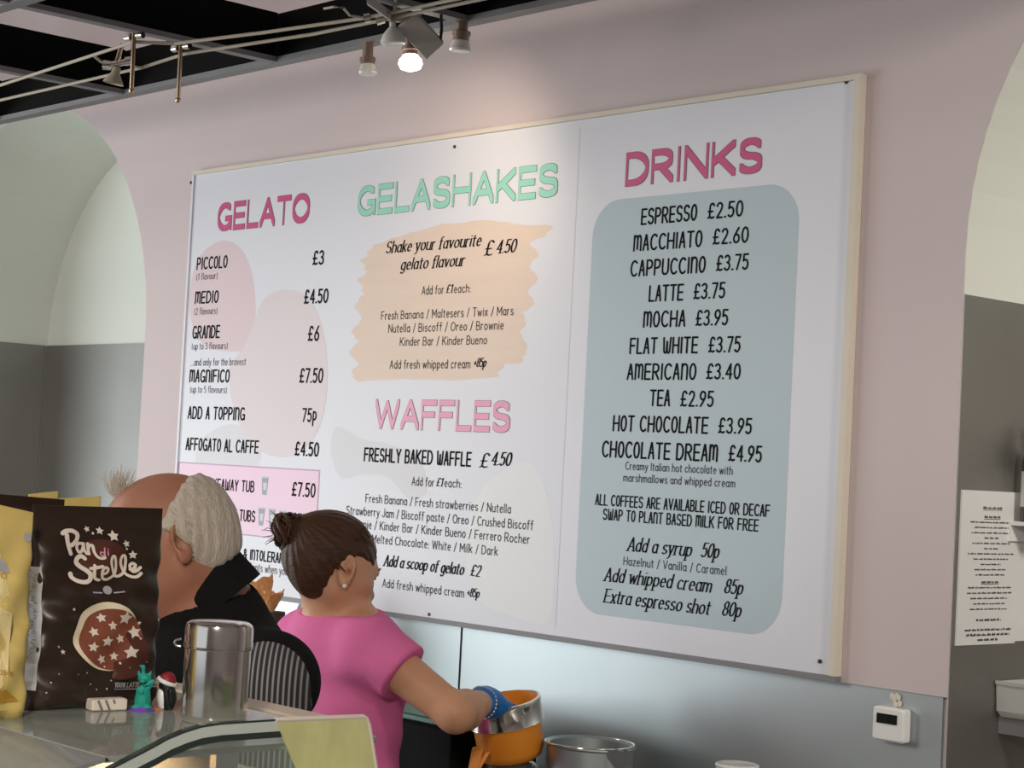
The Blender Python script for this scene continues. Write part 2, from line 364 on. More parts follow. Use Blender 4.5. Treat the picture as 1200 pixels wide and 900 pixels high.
# ------------------------------------------------------------------ stroke lettering
def arc(cx, cy, rx, ry, a0, a1, n=10):
    return [(cx+rx*cos(radians(a0+(a1-a0)*i/n)), cy+ry*sin(radians(a0+(a1-a0)*i/n))) for i in range(n+1)]
G = {}
G['A'] = (.60, [[(0,0),(.30,1),(.60,0)], [(.11,.33),(.49,.33)]])
G['B'] = (.52, [[(0,0),(0,1)], [(0,1),(.25,1)]+arc(.25,.76,.22,.24,90,-90)+[(0,.52)], [(0,.52),(.27,.52)]+arc(.27,.26,.25,.26,90,-90)+[(0,0)]])
G['C'] = (.56, [arc(.32,.5,.32,.5,48,312,18)])
G['D'] = (.58, [[(0,0),(0,1)], [(0,1),(.2,1)]+arc(.2,.5,.38,.5,90,-90,16)+[(0,0)]])
G['E'] = (.48, [[(.48,1),(0,1),(0,0),(.48,0)], [(0,.5),(.44,.5)]])
G['F'] = (.48, [[(.48,1),(0,1),(0,0)], [(0,.52),(.42,.52)]])
G['G'] = (.60, [arc(.32,.5,.32,.5,50,330,20)+[(.60,.42),(.36,.42)], [(.60,.42),(.60,.02)]])
G['H'] = (.56, [[(0,0),(0,1)], [(.56,0),(.56,1)], [(0,.5),(.56,.5)]])
G['I'] = (.06, [[(.03,0),(.03,1)]])
G['J'] = (.40, [[(.40,1),(.40,.25)]+arc(.2,.25,.2,.25,0,-170)])
G['K'] = (.56, [[(0,0),(0,1)], [(.54,1),(.02,.42)], [(.16,.56),(.56,0)]])
G['L'] = (.46, [[(0,1),(0,0),(.46,0)]])
G['M'] = (.70, [[(0,0),(0,1),(.35,.3),(.70,1),(.70,0)]])
G['N'] = (.58, [[(0,0),(0,1),(.58,0),(.58,1)]])
G['O'] = (.66, [arc(.33,.5,.33,.5,0,360,24)])
G['P'] = (.50, [[(0,0),(0,1)], [(0,1),(.24,1)]+arc(.24,.73,.26,.27,90,-90)+[(0,.46)]])
G['R'] = (.54, [[(0,0),(0,1)], [(0,1),(.26,1)]+arc(.26,.74,.25,.26,90,-90)+[(0,.48)], [(.22,.48),(.54,0)]])
G['S'] = (.52, [arc(.26,.75,.24,.25,25,270,12)+arc(.26,.25,.26,.25,90,-155,12)[1:]])
G['T'] = (.54, [[(0,1),(.54,1)], [(.27,1),(.27,0)]])
G['U'] = (.54, [[(0,1),(0,.27)]+arc(.27,.27,.27,.27,180,360)+[(.54,1)]])
G['V'] = (.58, [[(0,1),(.29,0),(.58,1)]])
G['W'] = (.84, [[(0,1),(.2,0),(.42,.95),(.64,0),(.84,1)]])
G['X'] = (.54, [[(0,0),(.54,1)], [(0,1),(.54,0)]])
G['Y'] = (.54, [[(0,1),(.27,.48),(.54,1)], [(.27,.48),(.27,0)]])
G['0'] = (.50, [arc(.25,.5,.25,.5,0,360,22)])
G['1'] = (.26, [[(0,.82),(.2,1),(.2,0)]])
G['2'] = (.46, [arc(.22,.76,.22,.24,170,-20)+[(.36,.5),(.02,0),(.46,0)]])
G['3'] = (.46, [arc(.20,.76,.22,.24,150,-90), arc(.20,.26,.25,.26,90,-150)])
G['4'] = (.50, [[(.38,0),(.38,1),(0,.3),(.50,.3)]])
G['5'] = (.46, [[(.44,1),(.06,1),(.03,.56)]+arc(.20,.32,.25,.32,120,-140)])
G['6'] = (.48, [[(.40,1),(.08,.5)]+arc(.24,.28,.23,.28,150,510,18)])
G['7'] = (.46, [[(0,1),(.46,1),(.15,0)]])
G['8'] = (.48, [arc(.24,.75,.2,.25,-90,270,18), arc(.24,.26,.24,.26,90,450,18)])
G['9'] = (.48, [[(.08,0),(.42,.5)]+arc(.24,.72,.23,.28,-30,330,18)])
G['£'] = (.52, [arc(.32,.76,.19,.24,25,180)+[(.13,.2)]+arc(.04,.16,.09,.12,0,-60,4), [(.0,.02),(.16,.08),(.34,0),(.5,.06)], [(.0,.46),(.38,.46)]])
G['&'] = (.60, [[(.58,0),(.12,.66)]+arc(.26,.8,.16,.2,200,-30,10)+[(.08,.36)]+arc(.24,.22,.2,.22,150,330,10)+[(.56,.45)]])
G['.'] = (.05, [[(.0,.02),(.05,.02)]])
G[':'] = (.05, [[(.0,.02),(.05,.02)], [(.0,.5),(.05,.5)]])
G['/'] = (.36, [[(.02,-.08),(.34,1.05)]])
G['('] = (.18, [arc(.28,.4,.26,.62,130,230,8)])
G[')'] = (.18, [arc(-.1,.4,.26,.62,50,-50,8)])
G['+'] = (.44, [[(.0,.42),(.44,.42)], [(.22,.2),(.22,.64)]])
X = .66
G['a'] = (.44, [arc(.21,.33,.21,.33,40,320,14), [(.42,X),(.42,.06),(.46,0)]])
G['b'] = (.44, [[(0,1.02),(0,0)], arc(.21,.33,.22,.33,150,-150,14)])
G['c'] = (.40, [arc(.22,.33,.22,.33,45,315,14)])
G['d'] = (.44, [arc(.21,.33,.21,.33,30,330,14), [(.42,1.02),(.42,0)]])
G['e'] = (.42, [[(.02,.36),(.40,.36)]+arc(.21,.33,.2,.33,5,315,16)])
G['f'] = (.30, [arc(.25,.84,.14,.18,60,180,6)+[(.11,0)], [(0,X),(.28,X)]])
G['g'] = (.44, [arc(.21,.33,.21,.33,30,330,14), [(.42,X),(.42,-.1)]+arc(.22,-.1,.2,.22,0,-150,8)])
G['h'] = (.42, [[(0,1.02),(0,0)], arc(.21,.42,.21,.24,165,0,10)+[(.42,0)]])
G['i'] = (.05, [[(.02,X),(.02,0)], [(.0,.90),(.04,.90)]])
G['j'] = (.10, [[(.08,X),(.08,-.12)]+arc(-.04,-.12,.12,.16,0,-70,4), [(.07,.90),(.10,.90)]])
G['k'] = (.40, [[(0,1.02),(0,0)], [(.38,X),(.02,.28)], [(.12,.38),(.40,0)]])
G['l'] = (.05, [[(.02,1.02),(.02,0)]])
G['m'] = (.68, [[(0,X),(0,0)], arc(.17,.42,.17,.24,165,0,8)+[(.34,0)], arc(.51,.42,.17,.24,165,0,8)+[(.68,0)]])
G['n'] = (.42, [[(0,X),(0,0)], arc(.21,.42,.21,.24,165,0,10)+[(.42,0)]])
G['o'] = (.46, [arc(.23,.33,.23,.33,0,360,20)])
G['p'] = (.44, [[(0,X),(0,-.32)], arc(.21,.33,.22,.33,150,-150,14)])
G['r'] = (.28, [[(0,X),(0,0)], arc(.2,.38,.2,.27,170,70,6)])
G['s'] = (.36, [arc(.18,.49,.16,.17,30,270,8)+arc(.18,.16,.18,.16,90,-150,8)[1:]])
G['t'] = (.28, [[(.11,.9),(.11,.14)]+arc(.22,.14,.11,.14,180,280,5), [(0,X),(.28,X)]])
G['u'] = (.42, [[(0,X),(0,.22)]+arc(.21,.22,.21,.22,180,360,10)+[(.42,X)], [(.42,.25),(.42,0)]])
G['v'] = (.42, [[(0,X),(.21,0),(.42,X)]])
G['w'] = (.64, [[(0,X),(.16,0),(.32,.6),(.48,0),(.64,X)]])
G['x'] = (.40, [[(0,X),(.40,0)], [(0,0),(.40,X)]])
G['y'] = (.42, [[(0,X),(.22,.02)], [(.42,X),(.16,-.2),(.02,-.3)]])
G['%'] = (.56, [arc(.12,.78,.12,.2,0,360,12), arc(.44,.22,.12,.2,0,360,12), [(.08,0),(.48,1)]])
G['z'] = (.38, [[(0,X),(.38,X),(0,0),(.38,0)]])
G['*'] = (.16, [[(.0,.75),(.16,.75)]])
HAND = dict(G)                                   # the narrow hand-drawn capitals, with round n and m
HAND['N'] = (.48, [[(0,0),(0,1)], [(0,.72)]+arc(.25,.72,.23,.28,150,0,8)+[(.48,0)]])
HAND['M'] = (.66, [[(0,0),(0,1)], [(0,.7)]+arc(.17,.72,.16,.28,160,0,8)+[(.33,.1)], [(.33,.7)]+arc(.5,.72,.16,.28,160,0,8)+[(.66,0)]])
HAND['A'] = (.48, [[(0,0),(.22,1),(.27,1),(.48,0)], [(.07,.36),(.43,.36)]])
HAND['O'] = (.50, [arc(.25,.5,.25,.5,0,360,22)])
HAND['W'] = (.70, [arc(.18,.26,.18,.26,180,360,8)[0:0]+[(0,1),(.06,.2)]+arc(.2,.16,.13,.16,190,350,6)+[(.35,.75)], [(.35,.75),(.38,.16)]+arc(.51,.16,.13,.16,190,350,6)+[(.70,1)]])
HAND['p'] = (.40, [[(0,X+.1),(0,-.32)], [(0,X+.1),(.18,X+.1)]+arc(.18,.45,.2,.3,90,-90)+[(0,.15)]])
ITAL = dict(G)                                   # upright skeletons with small slab serifs, slanted when drawn
def _sf(ch, *ticks): w, st = G[ch]; ITAL[ch] = (w, st+[[(x-.10, y), (x+.10, y)] for x, y in ticks])
_sf('A', (0,0), (.6,0)); _sf('E', (0,0), (0,1)); _sf('h', (0,0)); _sf('k', (0,0)); _sf('p', (0,-.32)); _sf('f', (.11,-.02)); _sf('x', (0,0), (.4,0))
_sf('r', (0,0)); _sf('v', (0,X)); _sf('y', (0,X), (.42,X)); _sf('w', (0,X)); _sf('4', (.38,0)); _sf('1', (.2,0)); _sf('n', (0,X)); _sf('m', (0,X)); _sf('u', (0,X))

def pen(rx, ry, ang=0.0, n=10):
    c, s = cos(ang), sin(ang)
    return [(rx*cos(2*pi*i/n)*c-ry*sin(2*pi*i/n)*s, rx*cos(2*pi*i/n)*s+ry*sin(2*pi*i/n)*c) for i in range(n)]
def hull(pts):
    pts = sorted(set((round(a, 6), round(b, 6)) for a, b in pts))
    def half(ps):
        h = []
        for q in ps:
            while len(h) >= 2 and (h[-1][0]-h[-2][0])*(q[1]-h[-2][1])-(h[-1][1]-h[-2][1])*(q[0]-h[-2][0]) <= 1e-12: h.pop()
            h.append(q)
        return h
    lo = half(pts); hi = half(pts[::-1]); return lo[:-1]+hi[:-1]
STY = {   # glyphs, pen half-sizes relative to letter height, pen angle, slant, letter gap, word gap
    'head': (G, (.042, .092), 0, 0.0, .15, .35),
    'headout': (G, (.054, .104), 0, 0.0, .15, .35),
    'hand': (HAND, (.076, .070), 0, 0.02, .26, .46),
    'sans': (G, (.056, .054), 0, 0.0, .24, .36),
    'ital': (ITAL, (.088, .034), 0.25, 0.26, .20, .36),
    'script': (G, (.085, .085), 0, 0.12, .16, .2),
}
def strokes(text, style):
    gl, _, _, _, gap, wg = STY[style]; x = 0; out = []
    for ch in text:
        if ch == ' ': x += wg; continue
        w, st = gl.get(ch, G.get(ch, G['.']))
        out += [[(a+x, b) for a, b in s] for s in st]; x += w+gap
    return out, max(x-gap, 0.1)
def write(mb, text, style, u0, u1, v0, h, f, v1=None, bold=1.0, jig=0.0):
    """letters from u0 to u1 on baseline v0 (v1 at its right end) with cap height h, on the surface f(u, v)"""
    st, wid = strokes(text, style); _, (rx, ry), ang, sl, _, _ = STY[style]
    k = (u1-u0)/wid; v1 = v0 if v1 is None else v1; P = pen(rx*h*bold, ry*h*bold, ang)
    hd = style.startswith('head')
    if hd: P = [(a*rx*h, b*ry*h) for a, b in ((-1,-1),(1,-1),(1,1),(-1,1))]
    cnt_ = 0
    for s in st:
        if hd: s = [(a, .095+b*.81) for a, b in s]
        q = [(u0+a*k+sl*b*h, v0+(v1-v0)*a/wid+b*h) for a, b in s]
        for a, b in zip(q, q[1:]):
            hp = hull([(a[0]+p[0], a[1]+p[1]) for p in P]+[(b[0]+p[0], b[1]+p[1]) for p in P])
            lift_ = v3(getattr(f, 'nrm', (0, 0, 0)))*(2.5e-5*(cnt_ % 7)); cnt_ += 1      # ink strokes lie one over the other
            mb.add([v3(f(*p))+lift_ for p in hp], [tuple(range(len(hp)))])

# ------------------------------------------------------------------ the menu board
BX1 = 2.490; BZ0, BZ1 = 1.200, 2.440; BY = -0.018
board = thing('menu_board', 'large white wall menu board headed GELATO, GELASHAKES, WAFFLES and DRINKS', 'menu board', (BX1/2, -0.009, BZ0))
t = 0.016
MB().box((t*0.6, BY+0.004, BZ0+0.012), (BX1-t, -0.002, BZ1-t*0.7)).build('panel', M['sheet'], board)
m = MB()
tag(MB().box((0, BY-0.004, BZ1-t*0.7), (BX1, 0.0-0.001, BZ1)).build('trim_strip', M['trim'], board), 'thin cream strip along the top edge')
tag(MB().box((0, BY-0.002, BZ0), (BX1, -0.001, BZ0+0.012)).build('trim_strip', M['greybar'], board), 'thin grey strip along the bottom edge')
tag(MB().box((0, BY-0.001, BZ0+0.012), (t*0.6, -0.001, BZ1-t*0.7)).build('trim_strip', M['sheet'], board), 'thin pale strip along the far edge')
tag(MB().box((BX1-t, BY-0.004, BZ0+0.012), (BX1, -0.001, BZ1-t*0.7)).build('trim_strip', M['trim'], board), 'cream strip along the near edge')
PY = BY+0.004
def onb(lv):
    f = lambda u, v: (u, PY-0.00018*lv, v)
    f.nrm = (0, -1, 0); return f
def bp(x, y): q = pl(x, y, 1, PY); return q[0], q[2]
def smoothpoly(pts, n=6):       # closed Catmull-Rom through photo pixels, on the board
    Q = [np.array(p, float) for p in pts]; out = []; k = len(Q)
    for i in range(k):
        a, b, c, d = Q[i-1], Q[i], Q[(i+1) % k], Q[(i+2) % k]
        for j in range(n):
            t_ = j/n; out.append(0.5*((2*b)+(-a+c)*t_+(2*a-5*b+4*c-d)*t_**2+(-a+3*b-3*c+d)*t_**3))
    return [bp(*q) for q in out]
def decal(name, poly, m, lv, label=None):
    f = onb(lv); mb_ = MB(); cx = sum(p[0] for p in poly)/len(poly); cz = sum(p[1] for p in poly)/len(poly); n = len(poly)
    mb_.add([f(*p) for p in poly], [tuple(range(n))])
    o = mb_.build(name, m, board)
    if label: o['label'] = label
    return o
decal('printed_shape', smoothpoly([(262,282),(285,295),(297,330),(300,380),(296,408),(270,412),(240,405),(225,380),(223,340),(234,300)]), M['blob'], 1, 'dusty pink rounded blob behind the gelato prices')
decal('printed_shape', smoothpoly([(330,340),(355,345),(375,375),(384,430),(378,490),(355,528),(322,535),(290,515),(272,470),(270,430),(285,408),(297,380),(308,352)]), M['blob4'], 2, 'larger faint pink blob under the gelato prices')
decal('printed_shape', smoothpoly([(270,497),(298,510),(306,535),(290,560),(250,562),(230,545),(236,515)]), M['blob2'], 1, 'pale grey blob above the pink box')
decal('printed_shape', smoothpoly([(395,500),(425,515),(455,520),(492,540),(500,575),(480,585),(455,560),(425,556),(400,560),(388,530)]), M['blob2'], 1, 'pale grey swirl beside the waffle prices')
decal('printed_shape', smoothpoly([(560,580),(600,545),(628,548),(645,600),(650,680),(640,730),(600,722),(560,700),(545,640)]), M['blob3'], 1, 'pale white swirl below the waffle prices')
peach = [(437,287),(470,277),(520,262),(565,258),(600,262),(648,265),(640,276),(620,284),(632,300),(620,312),(630,326),(619,345),(627,356),(610,366),(617,378),(611,392),(616,412),(609,426),(590,427),(585,441),(530,446),(470,444),(420,448),(412,436),(420,425),(409,412),(421,400),(413,386),(424,374),(416,356),(428,345),(420,330),(430,318),(422,306),(432,300)]
pk = []
for (xa, ya), (xb, yb) in zip(peach, peach[1:]+peach[:1]):
    for k in range(4): pk.append((xa+(xb-xa)*k/4+(rng.uniform(-3.5, 3.5) if k else 0), ya+(yb-ya)*k/4+(rng.uniform(-1, 1) if k else 0)))
peach = pk
decal('printed_shape', [bp(*q) for q in peach], M['peach'], 1, 'peach brush stroke panel')
c4 = [bp(697,236), bp(941,213), bp(912,748), bp(672,716)]
bx0 = (c4[0][0]+c4[3][0])/2; bx1 = (c4[1][0]+c4[2][0])/2; bz1 = (c4[0][1]+c4[1][1])/2; bz0 = (c4[2][1]+c4[3][1])/2; rr = 0.085
rrp = []
for cx_, cz_, a0 in ((bx1-rr, bz1-rr, 0), (bx0+rr, bz1-rr, 90), (bx0+rr, bz0+rr, 180), (bx1-rr, bz0+rr, 270)):
    rrp += [(cx_+rr*cos(radians(a0+i*9)), cz_+rr*sin(radians(a0+i*9))) for i in range(11)]
decal('printed_shape', rrp, M['bluebox'], 1, 'blue grey rounded panel behind the drinks list')
q0 = bp(209.5, 542); q1 = bp(375.5, 549.6); q2 = bp(366, 633)
pbz1 = (q0[1]+q1[1])/2; pbz0 = bp(273, 626)[1]
decal('printed_shape', [(q0[0], pbz0), (q1[0], pbz0), (q1[0], pbz1), (q0[0], pbz1)], M['pinkedge'], 1.2, 'mauve outline of the pink box')
decal('printed_shape', [(q0[0]+.006, pbz0+.004), (q1[0]-.006, pbz0+.004), (q1[0]-.006, pbz1-.004), (q0[0]+.006, pbz1-.004)], M['pinkbox'], 2, 'pink box behind the takeaway prices')
for x_, y_, s_ in ((310.5, 569, 1), (306.5, 605, 1), (318.7, 606.5, 1), (331, 608.5, 1)):
    m = MB(); u, v = bp(x_, y_); w_ = 0.017; h_ = 0.026; f = onb(3); f2 = onb(4)
    m.cur = 0; m.add([f(u-w_, v+h_), f(u+w_, v+h_), f(u+w_*.62, v-h_), f(u-w_*.62, v-h_)], [(0,1,2,3)])
    m.cur = 1; m.add([f2(u-w_*.5, v+h_*.3), f2(u+w_*.6, v+h_*.3), f2(u+w_*.45, v-h_*.5), f2(u-w_*.35, v-h_*.5)], [(0,1,2,3)]); m.add([f2(u-w_*1.05, v+h_), f2(u+w_*1.05, v+h_), f2(u+w_*.98, v+h_*.84), f2(u-w_*.98, v+h_*.84)], [(0,1,2,3)])
    m.build('printed_cup', [M['cupgrey'], M['cuplight']], board)
su = bp(675, 250)[0]
MB().box((su-0.0012, PY-0.0006, BZ0+0.03), (su+0.0012, PY+0.001, BZ1-0.03)).build('panel_joint', M['blob2'], board)
for q in ((533,172), (992,96), (961,775), (503,720), (224,214)):
    u, v = bp(*q); MB().cyl((u, PY+0.001, v), (u, PY-0.003, v), 0.005, 0.004, 10).build('screw', M['dark_plastic'], board)

def bline(mb_, text, style, a, b, hpx, lv=5, bold=1.0):
    """a, b: photo pixels of the baseline's two ends; hpx: capital height in photo pixels at the left end"""
    (u0, v0), (u1, v1) = bp(*a), bp(*b); mx_, my_ = (a[0]+b[0])/2, (a[1]+b[1])/2
    h = bp(mx_, my_-hpx)[1]-bp(mx_, my_)[1]
    sl = STY[style][3]*h*0.9
    write(mb_, text, style, u0, u1-sl, (v0+v1)/2, h, onb(lv), bold=bold)
def heading(text, a, b, hpx, col, label):
    m_ = MB(); m_.cur = 1; bline(m_, text, 'headout', a, b, hpx, 4); m_.cur = 0; bline(m_, text, 'head', a, b, hpx, 6)
    tag(m_.build('heading', [col, M['outline']], board), label)
heading('GELATO', (255.5,270), (361,262.5), 34, M['crimson'], 'crimson heading GELATO')
heading('GELASHAKES', (420,253.5), (652,231), 37.5, M['green'], 'mint green heading GELASHAKES')
heading('WAFFLES', (440,503), (596,506.5), 36, M['rose'], 'rose pink heading WAFFLES')
heading('DRINKS', (734,218.5), (891,203), 41, M['crimson'], 'crimson heading DRINKS')
def block(name, rows, m_, label, bold=1.0):      # every printed line is a part of the board
    for r in rows:
        mb_ = MB(); bline(mb_, *r, bold=bold); mb_.build(name, m_, board)
block('price_lettering', [
 ('PICCOLO','hand',(231,315.5),(266,313),13), ('£3','hand',(367,310),(379,309),15), ('MEDIO','hand',(229,355.5),(255.5,354),13), ('£4.50','hand',(357,355),(384,354.5),15),
 ('GRANDE','hand',(226,396.5),(257,395),13.5), ('£6','hand',(361.5,399),(373.5,398.5),16), ('MAGNIFICO','hand',(222.5,448),(268.5,446.8),13.5), ('£7.50','hand',(351.5,448),(378,447.8),15.5),
 ('ADD A TOPPING','hand',(220.5,491),(286.5,491),13.5), ('75p','hand',(354.5,493.5),(370.5,494),14.5), ('AFFOGATO AL CAFFE','hand',(218,527.5),(302.5,530),13.5), ('£4.50','hand',(346,533.5),(373,534),15),
 ('ml','hand',(229,573),(235.5,573.3),11.5), ('TAKEAWAY TUB','hand',(240,573),(297.5,575.5),11.8), ('£7.50','hand',(342.5,581),(369,581.8),15), ('X TUBS','hand',(273.5,609.3),(298.5,611),12), ('£20','hand',(346.5,617.5),(364.5,618.5),15),
 ('ALLERGIES & INTOLERANCES','hand',(245,651.5),(346,659.5),11)], M['ink'], 'black hand-drawn lettering of the gelato prices', 1.12)
block('small_lettering', [
 ('(1 flavour)','sans',(230.5,327.7),(254.5,327),7.4), ('(2 flavours)','sans',(228,368.7),(254.5,367.7),7.4), ('(up to 3 flavours)','sans',(225,409.5),(266.5,408.5),7.4), ('...and only for the bravest','sans',(224,428.6),(288,427.6),8),
 ('(up to 5 flavours)','sans',(223,460.3),(265.5,460),7.4), ('ingredients when you','sans',(277,668),(337,672.5),9)], M['paleink'], 'small pale grey notes of the gelato list')
block('price_lettering', [
 ('Shake your favourite','ital',(452.5,296.3),(565,288),13.3), ('£','ital',(568,300),(579,298.5),17), ('4.50','ital',(582,297.5),(606,294.5),15), ('gelato flavour','ital',(470,316),(545.5,311.5),13.3),
 ('£1','ital',(523,343.3),(531,342.9),9.5), ('+85p','ital',(555,430),(570.5,429.5),10)], M['ink'], 'black italic lettering of the milkshake prices', 1.1)
block('small_lettering', [
 ('Add for','sans',(494.5,345.3),(520,344),9.5), ('each:','sans',(532.5,343.2),(551.5,342.4),9.5), ('Fresh Banana / Maltesers / Twix / Mars','sans',(447,374.8),(601.5,368.6),9.6), ('Nutella / Biscoff / Oreo / Brownie','sans',(455.5,389.6),(590,385.8),9.6),
 ('Kinder Bar / Kinder Bueno','sans',(469,404.8),(570.5,403.3),9.6), ('Add fresh whipped cream','sans',(457,432.2),(551,430.8),9.6)], M['greyink'], 'small grey lettering of the milkshake extras')
block('price_lettering', [
 ('FRESHLY BAKED WAFFLE','hand',(427,541),(551.5,544.8),15), ('£','ital',(562.5,547.5),(573.5,548),16.5), ('4.50','ital',(576,545),(600,545.5),15), ('£1','ital',(511.5,569.5),(519.5,569.8),9.5),
 ('Add a scoop of gelato','ital',(449.8,663.8),(544.5,673),13), ('£2','ital',(551.5,674.5),(564,675.8),13), ('+85p','ital',(547,698.8),(562.5,700.3),10)], M['ink'], 'black lettering of the waffle prices', 1.1)
block('small_lettering', [
 ('Add for','sans',(482.8,568.7),(508.5,569.8),9.5), ('each:','sans',(521,570.4),(540.5,571.5),9.5), ('Fresh Banana / Fresh strawberries / Nutella','sans',(428.5,589.5),(598.5,600),9.6), ('Strawberry Jam / Biscoff paste / Oreo / Crushed Biscoff','sans',(406,603.5),(624.5,619.3),9.8),
 ('Brownie / Kinder Bar / Kinder Bueno / Ferrero Rocher','sans',(408,618),(620.5,636.2),9.8), ('Melted Chocolate: White / Milk / Dark','sans',(436,636.5),(583,650),9.6), ('Add fresh whipped cream','sans',(448.3,688.6),(543.5,699),9.6)], M['greyink'], 'small grey lettering of the waffle extras')
block('price_lettering', [
 ('ESPRESSO','hand',(752,262.5),(816,258),17.5), ('£2.50','hand',(830,255.6),(870,253),17), ('MACCHIATO','hand',(743,293.3),(822,289),17.5), ('£2.60','hand',(836,286),(876.5,283.4),17),
 ('CAPPUCCINO','hand',(739.5,323.3),(826,319),17.5), ('£3.75','hand',(840,317),(876.5,315),17), ('LATTE','hand',(761,352.8),(800,351.2),17.5), ('£3.75','hand',(813.5,350),(849,348.6),17),
 ('MOCHA','hand',(754.5,383),(802.5,382),17.5), ('£3.95','hand',(816,381),(852.5,380.4),17), ('FLAT WHITE','hand',(738.5,414),(817,413.2),17.5), ('£3.75','hand',(831,412.4),(867,412),17),
 ('AMERICANO','hand',(735.5,444.4),(815,444.2),17.5), ('£3.40','hand',(828.5,443.7),(867,443.7),17), ('TEA','hand',(762,475),(784.5,475.2),17.5), ('£2.95','hand',(798,475.6),(835.5,476),17),
 ('HOT CHOCOLATE','hand',(718.8,505.2),(829,506.7),17.5), ('£3.95','hand',(842.5,507),(880.3,508),17), ('CHOCOLATE DREAM','hand',(706,536),(840.3,539),18), ('£4.95','hand',(854.5,539.8),(892,540.8),17.5),
 ('ALL COFFEES ARE AVAILABLE ICED OR DECAF','hand',(698,592.3),(901.5,604),12.5), ('SWAP TO PLANT BASED MILK FOR FREE','hand',(707,609.2),(888.3,621.5),12.5)], M['ink'], 'black hand-drawn lettering of the drinks prices')
block('italic_lettering', [
 ('Add a syrup','ital',(735.5,645.8),(812,651.5),16), ('50p','ital',(822,652.5),(844,654.2),16.5), ('Add whipped cream','ital',(708.3,681),(835,694),16), ('85p','ital',(849,694.8),(872,696.8),16.5), ('Extra espresso shot','ital',(708,706.4),(833.3,719.6),16), ('80p','ital',(846.5,721),(869.8,723.4),16.5)], M['ink'], 'black italic lettering of the drinks extras', 0.95)
block('small_lettering', [
 ('Creamy Italian hot chocolate with','sans',(733.3,550.5),(858.3,555.6),9), ('marshmallows and whipped cream','sans',(730.8,564.5),(861.2,570.3),9), ('Hazelnut / Vanilla / Caramel','sans',(731,662.5),(851,673),9.6)], M['greyink'], 'small grey lettering of the drinks notes')

# ------------------------------------------------------------------ things on the right
q = pl(1047.5, 848.5, 1, 0.0)
th = thing('thermostat', 'small white wall thermostat with a black display on the steel below the pink pier', 'thermostat', (q[0], 0.005, q[2]))
MB().obox((q[0], -0.008, q[2]), ((1,0,0),(0,0,1),(0,1,0)), (0.038, 0.033, 0.0125), 0.006).build('case', M['white'], th)
tag(MB().obox((q[0]-0.002, -0.0212, q[2]+0.011), ((1,0,0),(0,0,1),(0,1,0)), (0.024, 0.0095, 0.0012)).build('display', M['lcd'], th), 'black display')
m = MB()
for k in range(7):
    a = (q[0]-0.012+rng.uniform(0, .024), 0.003, q[2]+0.036+rng.uniform(0, .02)); m.ell(a, (0.006, 0.002, 0.007), n=8)
tag(m.build('plaster_patch', M['trim'], th), 'rough beige filler patch above the case')

JX = XR+0.0035
def jam(u, v, lv=0): return (JX+0.001+lv, u, v)
pc = [pl(1123, 574, 0, JX), pl(1189, 577, 0, JX), pl(1188, 760, 0, JX), pl(1121, 756, 0, JX)]
py0, py1 = 0.012, 0.214; pz0, pz1 = 1.300, 1.601
notice = thing('notice_sheet', 'white notice sheet full of small print on the dark steel beside the pink pier', 'notice', (JX, 0.11, pz0))
MB().box((JX+0.0005, py0, pz0), (JX+0.004, py1, pz1)).build('sheet', M['paper'], notice)
m = MB(); f = lambda u, v: (JX+0.0046, u, v)
def scribble(yc, w, z, hh=0.0028):
    y = yc-w/2
    while y < yc+w/2:
        l = rng.uniform(0.006, 0.022); e = min(y+l, yc+w/2)
        n_ = max(2, int((e-y)/0.0022))
        for k in range(n_):
            a = y+(e-y)*k/n_; b = a+(e-y)/n_*0.72; t_ = hh*rng.uniform(0.65, 1.3)
            m.add([f(a, z), f(b, z), f(b, z+t_), f(a, z+t_)], [(0,1,2,3)])
        y = e+0.003
yc = 0.118
scribble(yc, 0.066, 1.566, .004); m.box((JX+0.004, yc-0.033, 1.5635), (JX+0.0048, yc+0.033, 1.5645))
scribble(yc, 0.056, 1.548, .004); m.box((JX+0.004, yc-0.028, 1.5455), (JX+0.0048, yc+0.028, 1.5465))
for k, w_ in enumerate((.15,.12,.14,.05,.13,.05,.16,.12,.07,.11,.10)): scribble(yc, w_, 1.538-0.0103*k)
scribble(yc, 0.06, 1.420, .004); m.box((JX+0.004, yc-0.03, 1.4178), (JX+0.0048, yc+0.03, 1.4188))
for k, w_ in enumerate((.15,.155,.13,.11,.13)): scribble(yc, w_, 1.410-0.0105*k)
scribble(yc, 0.085, 1.346, .004)
for k, w_ in enumerate((.16,.15,.07)): scribble(yc, w_, 1.327-0.0098*k, .004)
tag(m.build('small_print', M['greyink'], notice), 'grey small print')
tag(MB().box((JX+0.0005, py1+0.001, pz0+0.004), (JX+0.003, py1+0.055, pz1-0.003)).build('second_sheet', M['paper'], notice), 'second sheet behind')

